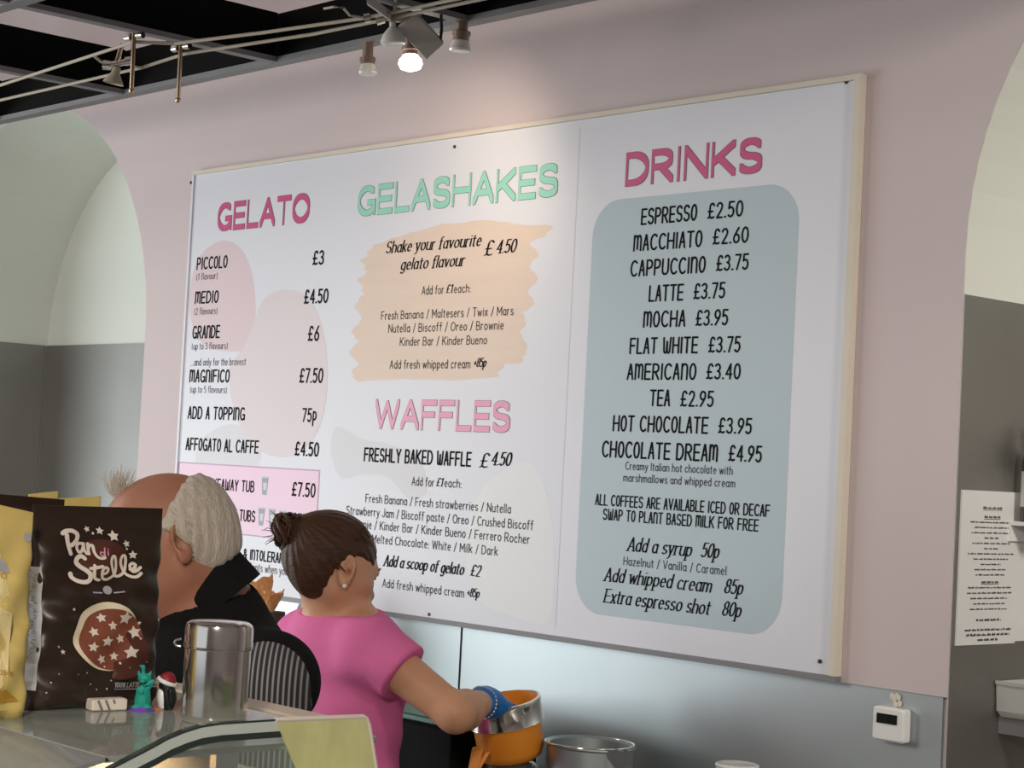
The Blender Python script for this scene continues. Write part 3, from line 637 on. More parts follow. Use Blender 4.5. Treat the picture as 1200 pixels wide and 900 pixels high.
q = pl(1168, 798, 0, JX+0.004)
zt = q[2]; y0 = q[1]; h_ = 0.07
tub = thing('plastic_tub', 'cloudy white plastic tub fixed to the dark steel below the notice', 'tub', (JX+0.09, y0+0.11, zt-h_))
def ring4(x0, x1, ya, yb, z): return [(x0, ya, z), (x1, ya, z), (x1, yb, z), (x0, yb, z)]
m = MB(); x0, x1, yb = JX+0.003, JX+0.19, y0+0.23
m.rings([ring4(x0+.008, x1-.012, y0+.01, yb-.01, zt-h_), ring4(x0+.001, x1-.004, y0+.003, yb-.003, zt-h_+.012), ring4(x0, x1, y0, yb, zt), ring4(x0+.003, x1-.003, y0+.003, yb-.003, zt), ring4(x0+.011, x1-.015, y0+.013, yb-.013, zt-h_+.004)], True)
m.build('tub_body', M['clearplastic'], tub)
m = MB(); m.box((x0, y0-.003, zt-.006), (x1+.003, y0, zt+.001)); m.box((x0, yb, zt-.006), (x1+.003, yb+.003, zt+.001)); m.box((x1, y0, zt-.006), (x1+.003, yb, zt+.001))
m.build('rim', M['clearplastic'], tub)
tag(MB().box((JX+0.001, y0+0.016, zt-h_-0.034), (JX+0.12, y0+0.2, zt-h_)).build('bracket', M['greybar'], tub), 'grey bracket under the tub')

q = pl(1190, 611, 0, JX+0.02)
sh = thing('wall_shelf', 'small grey shelf on the dark steel at the edge of the notice', 'shelf', (JX+0.06, q[1]+0.1, q[2]-0.036))
MB().box((JX+0.004, q[1], q[2]-0.008), (JX+0.12, q[1]+0.25, q[2])).build('board', M['white'], sh)
MB().box((JX+0.004, q[1], q[2]-0.040), (JX+0.010, q[1]+0.25, q[2]-0.008)).build('back_lip', M['white'], sh)
bq = (JX+0.046, q[1]+0.038, q[2])
bt = thing('sauce_bottle', 'dark bottle with a white cap standing on the small wall shelf', 'bottle', bq)
MB().lathe([(0.030,0),(0.034,.004),(0.034,.12),(0.028,.145),(0.014,.16),(0.013,.175)], bq, n=24).build('body', M['smoke'], bt, True)
tag(MB().lathe([(0.0345,.03),(0.0345,.10)], bq, n=24).build('paper_label', M['paper'], bt, True), 'white paper band')
tag(MB().lathe([(0.018,.172),(0.018,.196),(0.015,.20)], bq, n=20).build('cap', M['white'], bt, True), 'white cap')

# ------------------------------------------------------------------ cable lights under the grid
CZ = 2.556
def cp(x, y, z=CZ): return pl(x, y, 2, z)
def extend(a, b, k): return a+(a-b)*k
A = [cp(-40, 112), cp(0, 100), cp(157, 49), cp(205, 51), cp(310, 38), cp(428, 21), cp(530, 0), cp(600, -14)]
B = [cp(-40, 127), cp(0, 117.5), cp(167, 79), cp(217, 63), cp(367, 40), cp(446, 24), cp(560, 0), cp(620, -13)]
tag(MB().tube(A, 0.0042, 8).build('lighting_cable', M['cable'], org=A[2]), 'pale low-voltage cable bent round both brassy rods, the upper of the two', 'cable', 'twin lighting cables')
tag(MB().tube(B, 0.0042, 8).build('lighting_cable', M['cable'], org=B[2]), 'pale low-voltage cable running below the other, behind the short rods', 'cable', 'twin lighting cables')
for (tx, ty, bx_, by_, lab) in ((157, 39, 154, 106, 'brassy hanging rod nearest the small dish spotlight'), (212, 52, 208.5, 117, 'brassy hanging rod with a round tip, below the bare grid bar')):
    a = cp(tx, ty, GZ-0.004); d_ = (a-CAM)@FW; b = dp(bx_, by_, d_)
    so = thing('cable_standoff', lab, 'cable standoff', a, 'cable standoffs')
    MB().cyl(a, b, 0.0055, 0.0055, 12).build('rod', M['brass'], so, True)
    m = MB(); m.cyl(a+v3((-.026,-.004,-.008)), a+v3((-.008,-.002,-.008)), .009, .009, 12); m.cyl(a+v3((.010,.004,-.006)), a+v3((.028,.008,-.006)), .008, .008, 12)
    m.build('clamp', M['chrome'], so, True)
    MB().ell(b, (.007, .007, .008), n=12).build('tip', M['brass'], so, True)

# small dish spotlight slung between the cables on the left
c0 = cp(136, 74, CZ-0.004); d_ = (c0-CAM)@FW
def lp(x, y, dd=0.0): return dp(x, y, d_+dd)
sp = thing('cable_spotlight', 'small unlit dish spotlight slung between the two cables at upper left', 'spotlight', c0)
m = MB(); m.cyl(lp(121,76), lp(130,77), .012, .011, 14); m.cyl(lp(130,76), lp(150,72), .008, .008, 10); m.cyl(lp(147,72), lp(154,71), .011, .011, 12); m.build('crossbar', M['chrome'], sp, True)
MB().tube([cp(109,64.6), lp(118,72), lp(126,76)], .0035).build('left_arm', M['cable'], sp, True)
MB().tube([lp(152,75), lp(160,79), cp(166,79.2)], .0035).build('right_arm', M['cable'], sp, True)
MB().cyl(lp(137,74), lp(143,52), .007, .006, 10).build('stem', M['brass'], sp, True)
ax = nrm(lp(132.5,98)-lp(137,79)); L_ = np.linalg.norm(lp(132.5,98)-lp(137,79))
MB().lathe([(.010,0),(.011,L_*.35),(.017,L_*.6),(.0245,L_*.9),(.026,L_),(.023,L_*.96),(.012,L_*.5)], lp(137,79), ax, 22).build('reflector', M['cable'], sp, True)
# bulb lamp and slanting grey box on the right-hand cable fixture
c1 = cp(470, 22, CZ); d1 = (c1-CAM)@FW
def l1(x, y, dd=0.0): return dp(x, y, d1+dd)
fx = thing('cable_spotlight', 'unlit reflector bulb hung from the twin cables beside the slanting grey lamp box', 'spotlight', c1)
m = MB(); m.cyl(l1(427,22), l1(434,20.5), .010, .010, 12); m.cyl(l1(441,25), l1(450,22), .010, .010, 12); m.build('connector', M['chrome'], fx, True)
MB().cyl(l1(450,20), l1(494,17), .008, .008, 10).build('crossbar', M['cable'], fx, True)
MB().obox(l1(470,20), (RT, UP, FW), (.028, .010, .012), .004).build('clamp', M['cable'], fx, True)
MB().tube([l1(463.5,22), l1(463.5,5), cp(463.5,-8,GZ)], .005).build('drop_rod', M['cable'], fx, True)
ax = nrm(l1(461,52)-l1(460,26)); L_ = np.linalg.norm(l1(461,52)-l1(460,26))
MB().lathe([(.007,0),(.007,L_*.2),(.014,L_*.35),(.022,L_*.55),(.028,L_*.85),(.028,L_*.95),(.024,L_),(.015,L_*.97)], l1(460,26), ax, 22).build('reflector', M['frosted'], fx, True)
bxl = thing('lamp_transformer', 'slanting grey lamp box hung from the cables above the lit bulb', 'lamp box', l1(477,24,.0))
ex = nrm(l1(510,59,.03)-l1(476,23,.0)); Lx = np.linalg.norm(l1(510,59,.03)-l1(476,23,.0)); ey = nrm(np.cross(ex, FW)); ez = np.cross(ex, ey)
cen = (l1(510,59,.03)+l1(476,23,.0))/2
MB().obox(cen, (ex, nrm(ey+ez*.3), nrm(ez-ey*.3)), (Lx/2, .026, .012), .003).build('case', M['grey_plastic'], bxl)
tag(MB().tube([l1(517,17,.02), l1(517.5,35,.02), l1(516,48,.02), l1(513,56,.02)], .0035).build('flex', M['dark_plastic'], bxl, True), 'black flex')
tag(MB().tube([cp(380,10), cp(392,8,CZ-.004), cp(402,9,CZ-.01), cp(410,18,CZ-.006), cp(427,21)], .0028).build('loose_wire', M['cable'], fx, True), 'loose pale wire')
# slanting mounting arm
arm = MB().obox((cp(430,0)+cp(458,18))/2, (nrm(cp(458,18)-cp(430,-2)), FW, UP), (np.linalg.norm(cp(458,18)-cp(430,-2))/2, .012, .01), .002); arm.build('mounting_arm', M['grey_plastic'], fx)

LAMPY = GY-0.02
def spot(stem, body0, body1, lens, rad, lab, lit=False):
    a = pl(*stem, 1, LAMPY); b0 = pl(*body0, 1, LAMPY); b1 = pl(*body1, 1, LAMPY); l_ = pl(*lens, 1, LAMPY)
    a = v3((a[0], a[1], GZ-0.0005))
    s_ = thing('spot_lamp', lab, 'spot lamp', a, 'spot lamps under the grid edge')
    MB().cyl(a, b0, rad*.62, rad*.62, 16).build('stem', M['bronze'], s_, True)
    ax_ = nrm(b1-b0); L2 = np.linalg.norm(b1-b0)
    MB().lathe([(rad*.7,0),(rad*.95,.002),(rad*.95,L2*.5),(rad*.82,L2*.55),(rad*.85,L2)], b0, ax_, 22).build('holder', M['bronze'], s_, True)
    L3 = np.linalg.norm(l_-b1)
    if lit:
        MB().lathe([(rad*.8,0),(rad*1.25,L3*.35),(rad*1.3,L3*.6),(rad*1.1,L3*.9),(rad*.5,L3*1.05)], b1, ax_, 22).build('bulb', M['bulb'], s_, True)
    else:
        MB().lathe([(rad*.85,0),(rad*1.05,L3*.7),(rad*1.1,L3*.8),(rad*1.0,L3),(rad*.2,L3*1.03)], b1, ax_, 22).build('lens', M['frosted'], s_, True)
    return l_, ax_
spot((431,58), (431,67), (431,76), (431,87), .020, 'unlit spot lamp under the grid edge, left of the lit bulb')
lpos, lax = spot((480,46), (481,54), (481,65), (480,82), .021, 'lit spot lamp under the grid edge glowing warm white', True)
spot((541,30), (541,36), (540,48), (540,60), .022, 'unlit spot lamp under the grid edge, right of the lit bulb')
ls = lamp('spot_beam', 'SPOT', tuple(lpos+lax*0.02), 7, (1.0, 0.80, 0.60), tuple(lpos+v3((-0.30, 0.36, -0.30))), spot_size=radians(125), spot_blend=1.0, shadow_soft_size=0.03)

# ------------------------------------------------------------------ back counter and what stands on it
bc = thing('back_counter', 'steel back counter under the splashback, mostly out of view', 'counter', (1.3, -0.24, 0))
MB().box((XL+.02, -0.38, .06), (XR-.02, -0.002, .865)).build('cabinet', M['darksteel'], bc)
MB().box((XL+.01, -0.40, .865), (XR-.01, -0.001, .90)).build('worktop', M['counter'], bc)
m = MB(); [m.box((x, -.34, 0), (x+.05, -.06, .06)) for x in (XL+.05, 1.2, XR-.1)]; m.build('plinth', M['dark_plastic'], bc)
CT = 0.90
# orange hopper on a jar
hd = 4.15
hp = dp(590, 819, hd); tilt = nrm(v3((0,0,1))+RT*0.10-FW*0.06)
hb = dp(600, 886, hd); Rh = 41/FPX*hd
hop = thing('orange_hopper', 'orange plastic hopper with a steel band standing on a smoky jar', 'hopper', (hb[0], hb[1], CT))
hh = np.linalg.norm(hp-hb); axh = nrm(hp-hb+FW*(-.01))
wall_t = .005
MB().lathe([(Rh*.55,-.012),(Rh*.86,0),(Rh*.95,hh*.12),(Rh*.98,hh*.62),(Rh,hh*.98),(Rh-wall_t,hh),(Rh*.93-wall_t,hh*.5),(Rh*.8,hh*.1),(.01,hh*.08)], hb, axh, 40).build('bowl', M['orange'], hop, True)
tag(MB().lathe([(Rh+.001,hh*.58),(Rh+.006,hh*.60),(Rh+.005,hh*.63),(Rh+.004,hh*.92),(Rh+.006,hh*.95),(Rh+.005,hh*1.0),(Rh-.001,hh*1.005),(Rh-.001,hh*.6)], hb, axh, 40, caps=False).build('band', M['chrome'], hop, True), 'steel band')
m = MB(); hA = dp(560, 876, hd-.09); hB = dp(553, 912, hd-.1)
m.obox((hA+hB)/2, (nrm(hB-hA), RT, FW), (np.linalg.norm(hA-hB)/2, .012, .014), .005); hC = dp(572, 880, hd-.09); m.obox((hC+hB)/2, (nrm(hB-hC), RT, FW), (np.linalg.norm(hC-hB)/2, .006, .012), .004)
m.build('handle', M['orange'], hop)
jt = hb-axh*.010; jb = v3((jt[0], jt[1], CT+.001))
MB().lathe([(Rh*.70,0),(Rh*.78,.01),(Rh*.84,(jt-jb)[2]*.7),(Rh*.72,(jt-jb)[2]*.9),(Rh*.6,(jt-jb)[2])], jb, (0,0,1), 36).build('jar', M['smoke'], hop, True)
# steel jug to its right
jq = pl(691, 871, 1, -0.17); Rj = 0.094
jug = thing('steel_jug', 'round steel jug with a spout beside the orange hopper', 'jug', (jq[0], jq[1], CT))
H_ = jq[2]-CT
jugp = [(Rj*.92,0),(Rj*.98,.006),(Rj*1.0,H_-.03),(Rj*1.0,H_-.006),(Rj*1.05,H_-.002),(Rj*1.03,H_+.001),(Rj*.95,H_-.004),(Rj*.93,.01),(.005,.008)]
MB().lathe(jugp, (jq[0], jq[1], CT+.001), (0.03,0,1), 40).build('body', M['steel'], jug, True)
m = MB(); e = v3((jq[0]+Rj*.93, jq[1]-.01, CT+H_))
m.add([e+v3((-.01,-.035,.002)), e+v3((-.01,.035,.002)), e+v3((.055,-.012,.002)), e+v3((-.004,-.028,-.07)), e+v3((-.004,.028,-.07)), e+v3((.028,-.006,-.055))], [(0,2,5,3),(2,1,4,5),(3,5,4)])
m.build('spout', M['steel'], jug)
m = MB(); m.tube([v3((jq[0]+Rj*1.03*cos(a), jq[1]+Rj*1.03*sin(a), CT+H_+.001)) for a in np.linspace(0, 2*pi, 41)], .0022, 8); m.build('rolled_rim', M['chrome'], jug, True)
# far right: the white rim of another jar
rq = pl(864, 895, 1, -0.14)
pot = thing('white_pot', 'white rimmed pot low down between the jug and the thermostat', 'pot', (rq[0], rq[1], CT))
MB().lathe([(.036,0),(.042,.006),(.043,rq[2]-CT-.004),(.040,rq[2]-CT),(.036,rq[2]-CT-.004),(.034,.02),(.004,.018)], (rq[0], rq[1], CT+.001), (0,0,1), 28).build('body', M['clearplastic'], pot, True)
MB().tube([v3((rq[0]+.042*cos(a), rq[1]+.042*sin(a), rq[2]-.003)) for a in np.linspace(0, 2*pi, 31)], .003, 8).build('rim', M['white'], pot, True)
# black bin with a green lid behind her arm
k0 = pl(500, 832, 1, -0.27); kx0 = pl(452, 850, 1, -.3)[0]; kx1 = pl(556, 850, 1, -.3)[0]
bn = thing('black_bin', 'black box with a green lid on the back counter behind the bare arm', 'box', ((kx0+kx1)/2, -.24, CT))
MB().box((kx0, -.36, CT+.001), (kx1, -.10, k0[2]-.012), .012).build('body', M['blackbox'], bn)
MB().box((kx0-.004, -.364, k0[2]-.012), (kx1+.004, -.096, k0[2]+.004), .006).build('lid', M['greenlid'], bn)
# waffle cones in a dark stand, white film bag beside them
cq = pl(309, 712, 1, -0.22)
st = thing('cone_stand', 'dark brown stand holding waffle cones behind the man', 'stand', (cq[0]+.02, cq[1], CT))
sz = pl(318, 716, 1, -0.22)[2]
MB().box((cq[0]-.10, cq[1]-.06, CT+.001), (cq[0]+.085, cq[1]+.06, sz-.03), .01).build('box', M['darkbrown'], st)
m = MB()
for xo in (-.05, .0, .05): m.lathe([(.026,-.03),(.028,0),(.022,0),(.020,-.03)], (cq[0]+xo, cq[1], sz), (0,0,1), 18, caps=False)
m.build('rings', M['darkbrown'], st, True)
def cone_thing(px_top, px_bot, r, lab, yd=-0.22):
    a = pl(*px_top, 1, yd); b = pl(*px_bot, 1, yd); c_ = thing('waffle_cone', lab, 'waffle cone', b, 'waffle cones in the stand')
    ax_ = nrm(a-b); L2 = np.linalg.norm(a-b); n = 28
    rings = []
    for rr_, hh_ in ((.003,0),(r*.45,L2*.4),(r*.8,L2*.75),(r,L2*.97),(r*1.04,L2),(r*.94,L2),(r*.7,L2*.72),(r*.3,L2*.4)):
        s_, t_ = frame(ax_)
        rings.append([b+ax_*(hh_+(0.004*sin(5*i)+.006*sin(2*i*2*pi/n) if hh_ > L2*.9 else 0))+(s_*cos(2*pi*i/n)+t_*sin(2*pi*i/n))*rr_*(1+.03*((i % 2)-.5)) for i in range(n)])
    MB().rings(rings, True).build('shell', M['cone'], c_)
    m_ = MB(); s_, t_ = frame(ax_)
    for q_ in range(10):
        for sg in (1, -1):
            m_.tube([b+ax_*(L2*f_)+(s_*cos(2*pi*q_/10+sg*f_*1.6)+t_*sin(2*pi*q_/10+sg*f_*1.6))*(r*f_*1.03+.0012) for f_ in (.35,.5,.65,.8,.95)], .0011, 5)
    m_.build('waffle_ridges', M['cone'], c_)
cone_thing((304,681), (312,722), .036, 'taller waffle cone in the dark stand, next to the black vest')
cone_thing((320,693), (317,722), .028, 'shorter waffle cone in the dark stand, next to the white bag', -.23)
wq = pl(343, 712, 1, -0.16)
def lumpy(c, rad, amp, n=20, seed=1):
    r_ = np.random.default_rng(seed); ph = r_.uniform(0, 6, 8); m_ = MB(); rings = []
    for k in range(n+1):
        th_ = min(max(pi*k/n, .03), pi-.03); ring = []
        for i in range(2*n):
            a = 2*pi*i/(2*n); d_ = v3((sin(th_)*cos(a), sin(th_)*sin(a), -cos(th_)))
            w_ = 1+amp*(sin(5*a+ph[0]+3*th_)+sin(7*th_+ph[1]-2*a)+.6*sin(11*a+ph[2])*sin(th_))/2
            ring.append(v3(c)+d_*v3(rad)*w_)
        rings.append(ring)
    return m_.rings(rings, True)
wb_h = pl(335, 690, 1, -.16)[2]
tag(lumpy((wq[0]+.065, wq[1]+.02, (wb_h+CT)/2+.012), (.068, .045, (wb_h-CT)/2-.004), .10).build('plastic_bag', M['bag_white'], smooth=False, org=(wq[0], wq[1], CT)), 'crumpled white plastic bag between the waffle cones and the ponytail bun', 'plastic bag')

# ------------------------------------------------------------------ glass display in front
DX = 3.385
prof = [pl(x, y, 0, DX) for x, y in ((425,840),(330,843.5),(260,848),(236,851.5),(215,858),(196,866),(180,875),(155,888),(130,901))]
ztop = prof[1][2]; SHZ = 1.322
dcase = thing('gelato_display', 'curved glass gelato display case with a glass shelf top in the foreground', 'display case', (2.6, -2.1, 0))
DX0 = 1.75
MB().box((DX0, -2.48, .08), (DX, -1.76, .98)).build('base', M['white'], dcase)
m = MB(); [m.box((x, -2.4, 0), (x+.06, -1.88, .08)) for x in (DX0+.06, DX-.12)]; m.build('foot', M['dark_plastic'], dcase)
# end panel outline in the y-z plane
edge = [(p_[1], p_[2]) for p_ in prof]
lowc = [(-2.30, 1.262), (-2.36, 1.20), (-2.41, 1.12), (-2.44, 1.0), (-2.45, .98)]
rc = pl(425, 840, 0, DX); rc2 = pl(432, 850, 0, DX); rc3 = pl(440, 900, 0, DX)
right = [(rc3[1]+.05, .98), (rc3[1], rc3[2]), (rc2[1], rc2[2]), (rc2[1]-.004, rc2[2]+.007)]
outl = right+edge+lowc
end = MB().prism(outl, lambda u, v, t_: (t_, u, v), DX-.006, DX).build('end_panel', M['glass'], dcase)
# the thick polished edge band along the top of the panel, with its dark lower line
def band(pts, w0, w1, x0, x1, mname, nm, lab):
    m_ = MB(); P = [v3((0, a, b)) for a, b in pts]; rings = []
    for i, p_ in enumerate(P):
        d = nrm(P[min(i+1, len(P)-1)]-P[max(i-1, 0)]); nn = v3((0, -d[2], d[1]))
        if nn[2] > 0: nn = -nn
        a, b = p_+nn*w0, p_+nn*w1
        rings.append([(x0, a[1], a[2]), (x1, a[1], a[2]), (x1, b[1], b[2]), (x0, b[1], b[2])])
    m_.rings(rings, True); return tag(m_.build(nm, M[mname], end), lab)
cur = edge[1:]+lowc[:2]
band(cur, -.0012, .0006, DX-.007, DX+.001, 'glassedge', 'edge_line', 'dark outer edge line of the end glass')
band(cur, .001, .0105, DX-.0005, DX+.0012, 'glassband', 'edge_band', 'pale polished edge of the end glass')
band(cur, .0105, .0165, DX-.0005, DX+.0014, 'glassedge', 'edge_line', 'dark inner edge line of the end glass')
ys0 = pl(322, 846, 0, DX)[1]; ys1 = pl(346, 900, 0, DX)
film = [(rc3[1]+.05, .99), (rc3[1]-.002, rc3[2]), (rc2[1]-.002, rc2[2]), (rc2[1]-.006, rc2[2]+.005), (edge[0][0], edge[0][1]-.001), (ys0, pl(322,844,0,DX)[2]-.001), (ys1[1], ys1[2]), (ys1[1]+.04, .99)]
tag(MB().prism(film, lambda u, v, t_: (t_, u, v), DX+.0003, DX+.0020).build('yellow_film', M['yellowfilm'], dcase), 'translucent yellow film on the end glass')
rim = [(rc3[1]+.05, .98), (rc3[1], rc3[2]), (rc2[1], rc2[2]), (rc2[1]-.004, rc2[2]+.007), (edge[0][0], edge[0][1]), (ys0, pl(322,844,0,DX)[2])]
tag(MB().tube([(DX, a, b) for a, b in rim], .0028, 8).build('clear_rim', M['cream'], dcase, True), 'pale clear rim of the end glass')
# shelf and curved front glass
MB().box((DX0, -2.215, SHZ-.006), (DX-.012, -1.905, SHZ)).build('glass_shelf', M['shelfglass'], dcase)
m = MB(); cp_ = [(-2.215, SHZ-.001), (-2.245, SHZ-.008), (-2.275, SHZ-.025), (-2.31, SHZ-.062), (-2.36, 1.19), (-2.41, 1.10), (-2.44, .985)]
m.rings([[(DX0, a, b), (DX-.012, a, b), (DX-.012, a+.005, b-.003), (DX0, a+.005, b-.003)] for a, b in cp_], True)
m.build('front_glass', M['curvedglass'], dcase, True)
tag(MB().box((DX0, -1.904, SHZ-.022), (3.255, -1.862, SHZ+.002), .006).build('ledge', M['wood'], dcase), 'beige back ledge')
m = MB(); [m.box((x, -1.90, .98), (x+.012, -1.87, SHZ-.022)) for x in (DX0+.02, DX-.314)]; m.build('post', M['chrome'], dcase)
lamp('display_fill', 'AREA', (2.75, -1.93, SHZ-.02), 3.0, (1.0, 0.93, 0.82), (2.75, -2.12, 1.1), shape='RECTANGLE', size=1.2, size_y=.03)  # unseen light added under the shelf to brighten the case interior
# gelato pans under the glass
for k in range(4):
    gx_ = DX-.17-.27*k; gz = 1.225
    pn = thing('gelato_pan', ['steel pan of cream gelato nearest the end glass', 'steel pan of brown gelato second from the end glass', 'steel pan of cream gelato third from the end glass', 'steel pan of brown gelato farthest from the end glass'][k], 'gelato pan', (gx_, -2.06, .981), 'gelato pans in the display')
    x0, x1, ya, yb = gx_-.125, gx_+.125, -2.225, (-1.93 if k == 0 else -1.78)
    MB().rings([ring4(x0+.02, x1-.02, ya+.02, yb-.02, .981), ring4(x0, x1, ya, yb, gz), ring4(x0+.004, x1-.004, ya+.004, yb-.004, gz), ring4(x0+.02, x1-.02, ya+.02, yb-.02, gz-.05)], True).build('pan', M['chrome'], pn)
    m_ = MB(); N = 14; vs = []; 
    for i in range(N+1):
        for j in range(N+1):
            a, b = i/N, j/N; e_ = min(a, 1-a, b, 1-b)
            vs.append((x0+.006+(x1-x0-.012)*a, ya+.006+(yb-ya-.012)*b, gz-.012+.05*min(1, e_*5)*(.6+.4*sin(9*a+2*k)*cos(8*b))))
    fs = [(i*(N+1)+j, (i+1)*(N+1)+j, (i+1)*(N+1)+j+1, i*(N+1)+j+1) for i in range(N) for j in range(N)]
    m_.add(vs, fs); m_.build('gelato', M['gelato_cream'] if k % 2 == 0 else M['gelato_brown'], pn, True)
# pale lid behind the yellow film
lq = dp(397, 893, 2.18)
lid = thing('pale_tub', 'round pale tub showing through the yellow film of the end glass', 'tub', (lq[0], lq[1], .981))
MB().lathe([(.028,0),(.031,lq[2]-.981-.012),(.033,lq[2]-.981-.01),(.033,lq[2]-.981),(.028,lq[2]-.981+.004)], (lq[0], lq[1], .981), (0,0,1), 32).build('body', M['white'], lid, True)

# ------------------------------------------------------------------ shaker
sq = pl(250, 845, 2, SHZ); ds = (sq-CAM)@FW; Rs = 38.5/FPX*ds
top = dp(250, 731, ds)[2]-SHZ
shk = thing('steel_shaker', 'polished steel shaker with a domed lid standing on the glass shelf', 'shaker', sq)
hl = top*.80
MB().lathe([(Rs*.94,.0),(Rs*.99,.003),(Rs*1.0,.008),(Rs*1.0,hl)], (sq[0], sq[1], SHZ+.0005), (0.012,0.005,1), 48).build('body', M['chrome'], shk, True)
MB().lathe([(Rs*1.0,hl-.006),(Rs*1.04,hl-.005),(Rs*1.05,hl-.002),(Rs*1.035,hl+.002),(Rs*1.035,top-.006),(Rs*1.0,top-.001),(Rs*.9,top+.0015),(Rs*.3,top+.003)], (sq[0], sq[1], SHZ+.0005), (0.012,0.005,1), 48).build('lid', M['chrome'], shk, True)
hk = dp(207.5, 753, ds)
MB().tube([hk+RT*.004+UP*.004, hk-RT*.001+UP*.003, hk-RT*.003, hk-RT*.001-UP*.003, hk+RT*.004-UP*.004], .0013).build('catch', M['chrome'], shk, True)

# ------------------------------------------------------------------ foil bags
class Bag:
    """a gusseted foil bag facing +x: u across (y), v up"""
    def __init__(self, name, label, cat, xf, yL, yR, z0, zL, zR, depth, m, group=None, lean=0.0, seed=0):
        self.W = yR-yL; self.yc = (yL+yR)/2; self.z0 = z0; self.zL = zL; self.zR = zR; self.d = depth; self.xc = xf-depth; self.lean = lean
        self.ph = np.random.default_rng(seed).uniform(0, 6, 6)
        self.root = thing(name, label, cat, (self.xc, self.yc, z0), group)
        n = 112; rings = []
        for k in range(71):
            s = k/70; rings.append([self.pt(a, s) for a in np.linspace(0, 2*pi, n, endpoint=False)])
        MB().rings(rings, True).build('pouch', m, self.root, True)
    def t(self, s):
        b = self.d*(min(1, (s+.02)/.06)**.5)*(1 if s < .45 else max(.03, 1-((s-.45)/.52)**1.6))
        return max(b, .0015)
    def ht(self, u): return self.zL+(self.zR-self.zL)*(u/self.W+.5)-self.z0
    def crease(self, u, s): return .0022*(sin(38*s+9*u/self.W+self.ph[0])+sin(17*s-16*u/self.W+self.ph[1]))*min(1, 3*(1-s))
    def wid(self, s): return 1-.05*sin(pi*min(s*1.05, 1))+(.02*(s-.5))
    def pt(self, a, s):
        n_ = 3.6; c, q_ = cos(a), sin(a)
        u = self.W/2*self.wid(s)*math.copysign(abs(c)**(2/n_), c); x = self.t(s)*math.copysign(abs(q_)**(2/n_), q_)
        x += self.crease(u, s)*(1 if q_ > 0 else .3)
        return (self.xc+x+self.lean*s, self.yc+u, self.z0+self.ht(u)*s)
    def front(self, lift):
        def f(u, v):                     # u in [-.5,.5] of width, v in [0,1] of height
            n_ = 3.6; w_ = self.wid(v); uu = min(max(u, -.499), .499)
            x = self.t(v)*(1-abs(2*uu)**n_)**(1/n_)+self.crease(uu*self.W*w_, v)
            return (self.xc+x+lift+self.lean*v, self.yc+uu*self.W*w_, self.z0+self.ht(uu*self.W)*v)
        return f
    def side(self, lift):
        def f(w, v):                     # w in [-1,1] across the gusset on the -y side
            x = self.t(v)*w; n_ = 3.6; u = self.W/2*self.wid(v)*(1-abs(w)**n_)**(1/n_)
            return (self.xc+x+self.crease(-u, v)*.6+self.lean*v, self.yc-u-lift, self.z0+self.ht(-u)*v)
        return f
XB = 3.100
def by(x, y, xx=XB): q_ = pl(x, y, 0, xx); return q_[1], q_[2]
bag = Bag('biscuit_bag', 'dark brown biscuit bag with white script lettering, standing beside the steel shaker', 'bag', XB, by(47, 700)[0], by(199, 700)[0], SHZ, by(52, 593)[1], by(200, 597)[1], .026, M['brownbag'], seed=3)
bw = by(199, 700)[0]-by(47, 700)[0]; bh = by(126, 595)[1]-SHZ
def uvp(x, y):                           # where a pixel falls on the bag face (before bulge)
    a, b = by(x, y, XB); u = (a-bag.yc)/bw; v = (b-SHZ)/bh; return u/bag.wid(min(max(v, 0), 1)), v
def poly_on(mb_, f, pts):                # fan of triangles that follows the bag
    c_ = np.mean(np.array(pts), axis=0); n = len(pts); K = 12; rings = []
    pts = [tuple(np.array(p_)*(1-t_)+np.array(q_)*t_) for p_, q_ in zip(pts, list(pts[1:])+[pts[0]]) for t_ in (0, .5)]; n = len(pts)
    for k in range(1, K+1): rings.append([f(*(c_+(np.array(p_)-c_)*k/K)) for p_ in pts])
    mb_.rings(rings, False); mb_.add([f(*c_)]+rings[0], [(0, 1+i, 1+(i+1) % n) for i in range(n)])
def star(cx, cy, r, rot=0.0, k=.5):
    out = []
    for i in range(10):
        a = rot+pi/2+i*pi/5; q_ = r if i % 2 == 0 else r*k
        out.append(uvp(cx+q_*cos(a), cy-q_*sin(a)))
    return out
def flatmb(): m_ = MB(); m_.flat = True; return m_
# reddish glow print, cookie, white rim, stars
m = flatmb(); f1 = bag.front(.0008)
poly_on(m, f1, [uvp(126+30*cos(a), 655+22*sin(a)) for a in np.linspace(0, 2*pi, 24, endpoint=False)])
m.build('printed_glow', M['cocoa_dark'], bag.root)
m = flatmb(); f2 = bag.front(.0014)
poly_on(m, f2, [uvp(126+39*cos(a), 747+39*sin(a)*(1 if sin(a) > 0 else 1.07)) for a in np.linspace(0, 2*pi, 40, endpoint=False)])
tag(m.build('printed_biscuit_edge', M['creamglow'], bag.root), 'cream crescent edge of the printed biscuit')
m = flatmb(); f3 = bag.front(.0020)
poly_on(m, f3, [uvp(130.5+37.5*cos(a), 749+36*sin(a)) for a in np.linspace(0, 2*pi, 40, endpoint=False)])
tag(m.build('printed_biscuit', M['cocoa'], bag.root), 'round brown printed biscuit')
m = flatmb(); f3b = bag.front(.0030)
poly_on(m, bag.front(.0025), [uvp(140+35*cos(a), 766+30*sin(a)) for a in np.linspace(-1.2, 1.9, 18)]+[uvp(140+20*cos(a), 760+17*sin(a)) for a in np.linspace(1.9, -1.2, 12)])
m.build('printed_biscuit_shade', M['cocoa_dark'], bag.root)
m = flatmb()
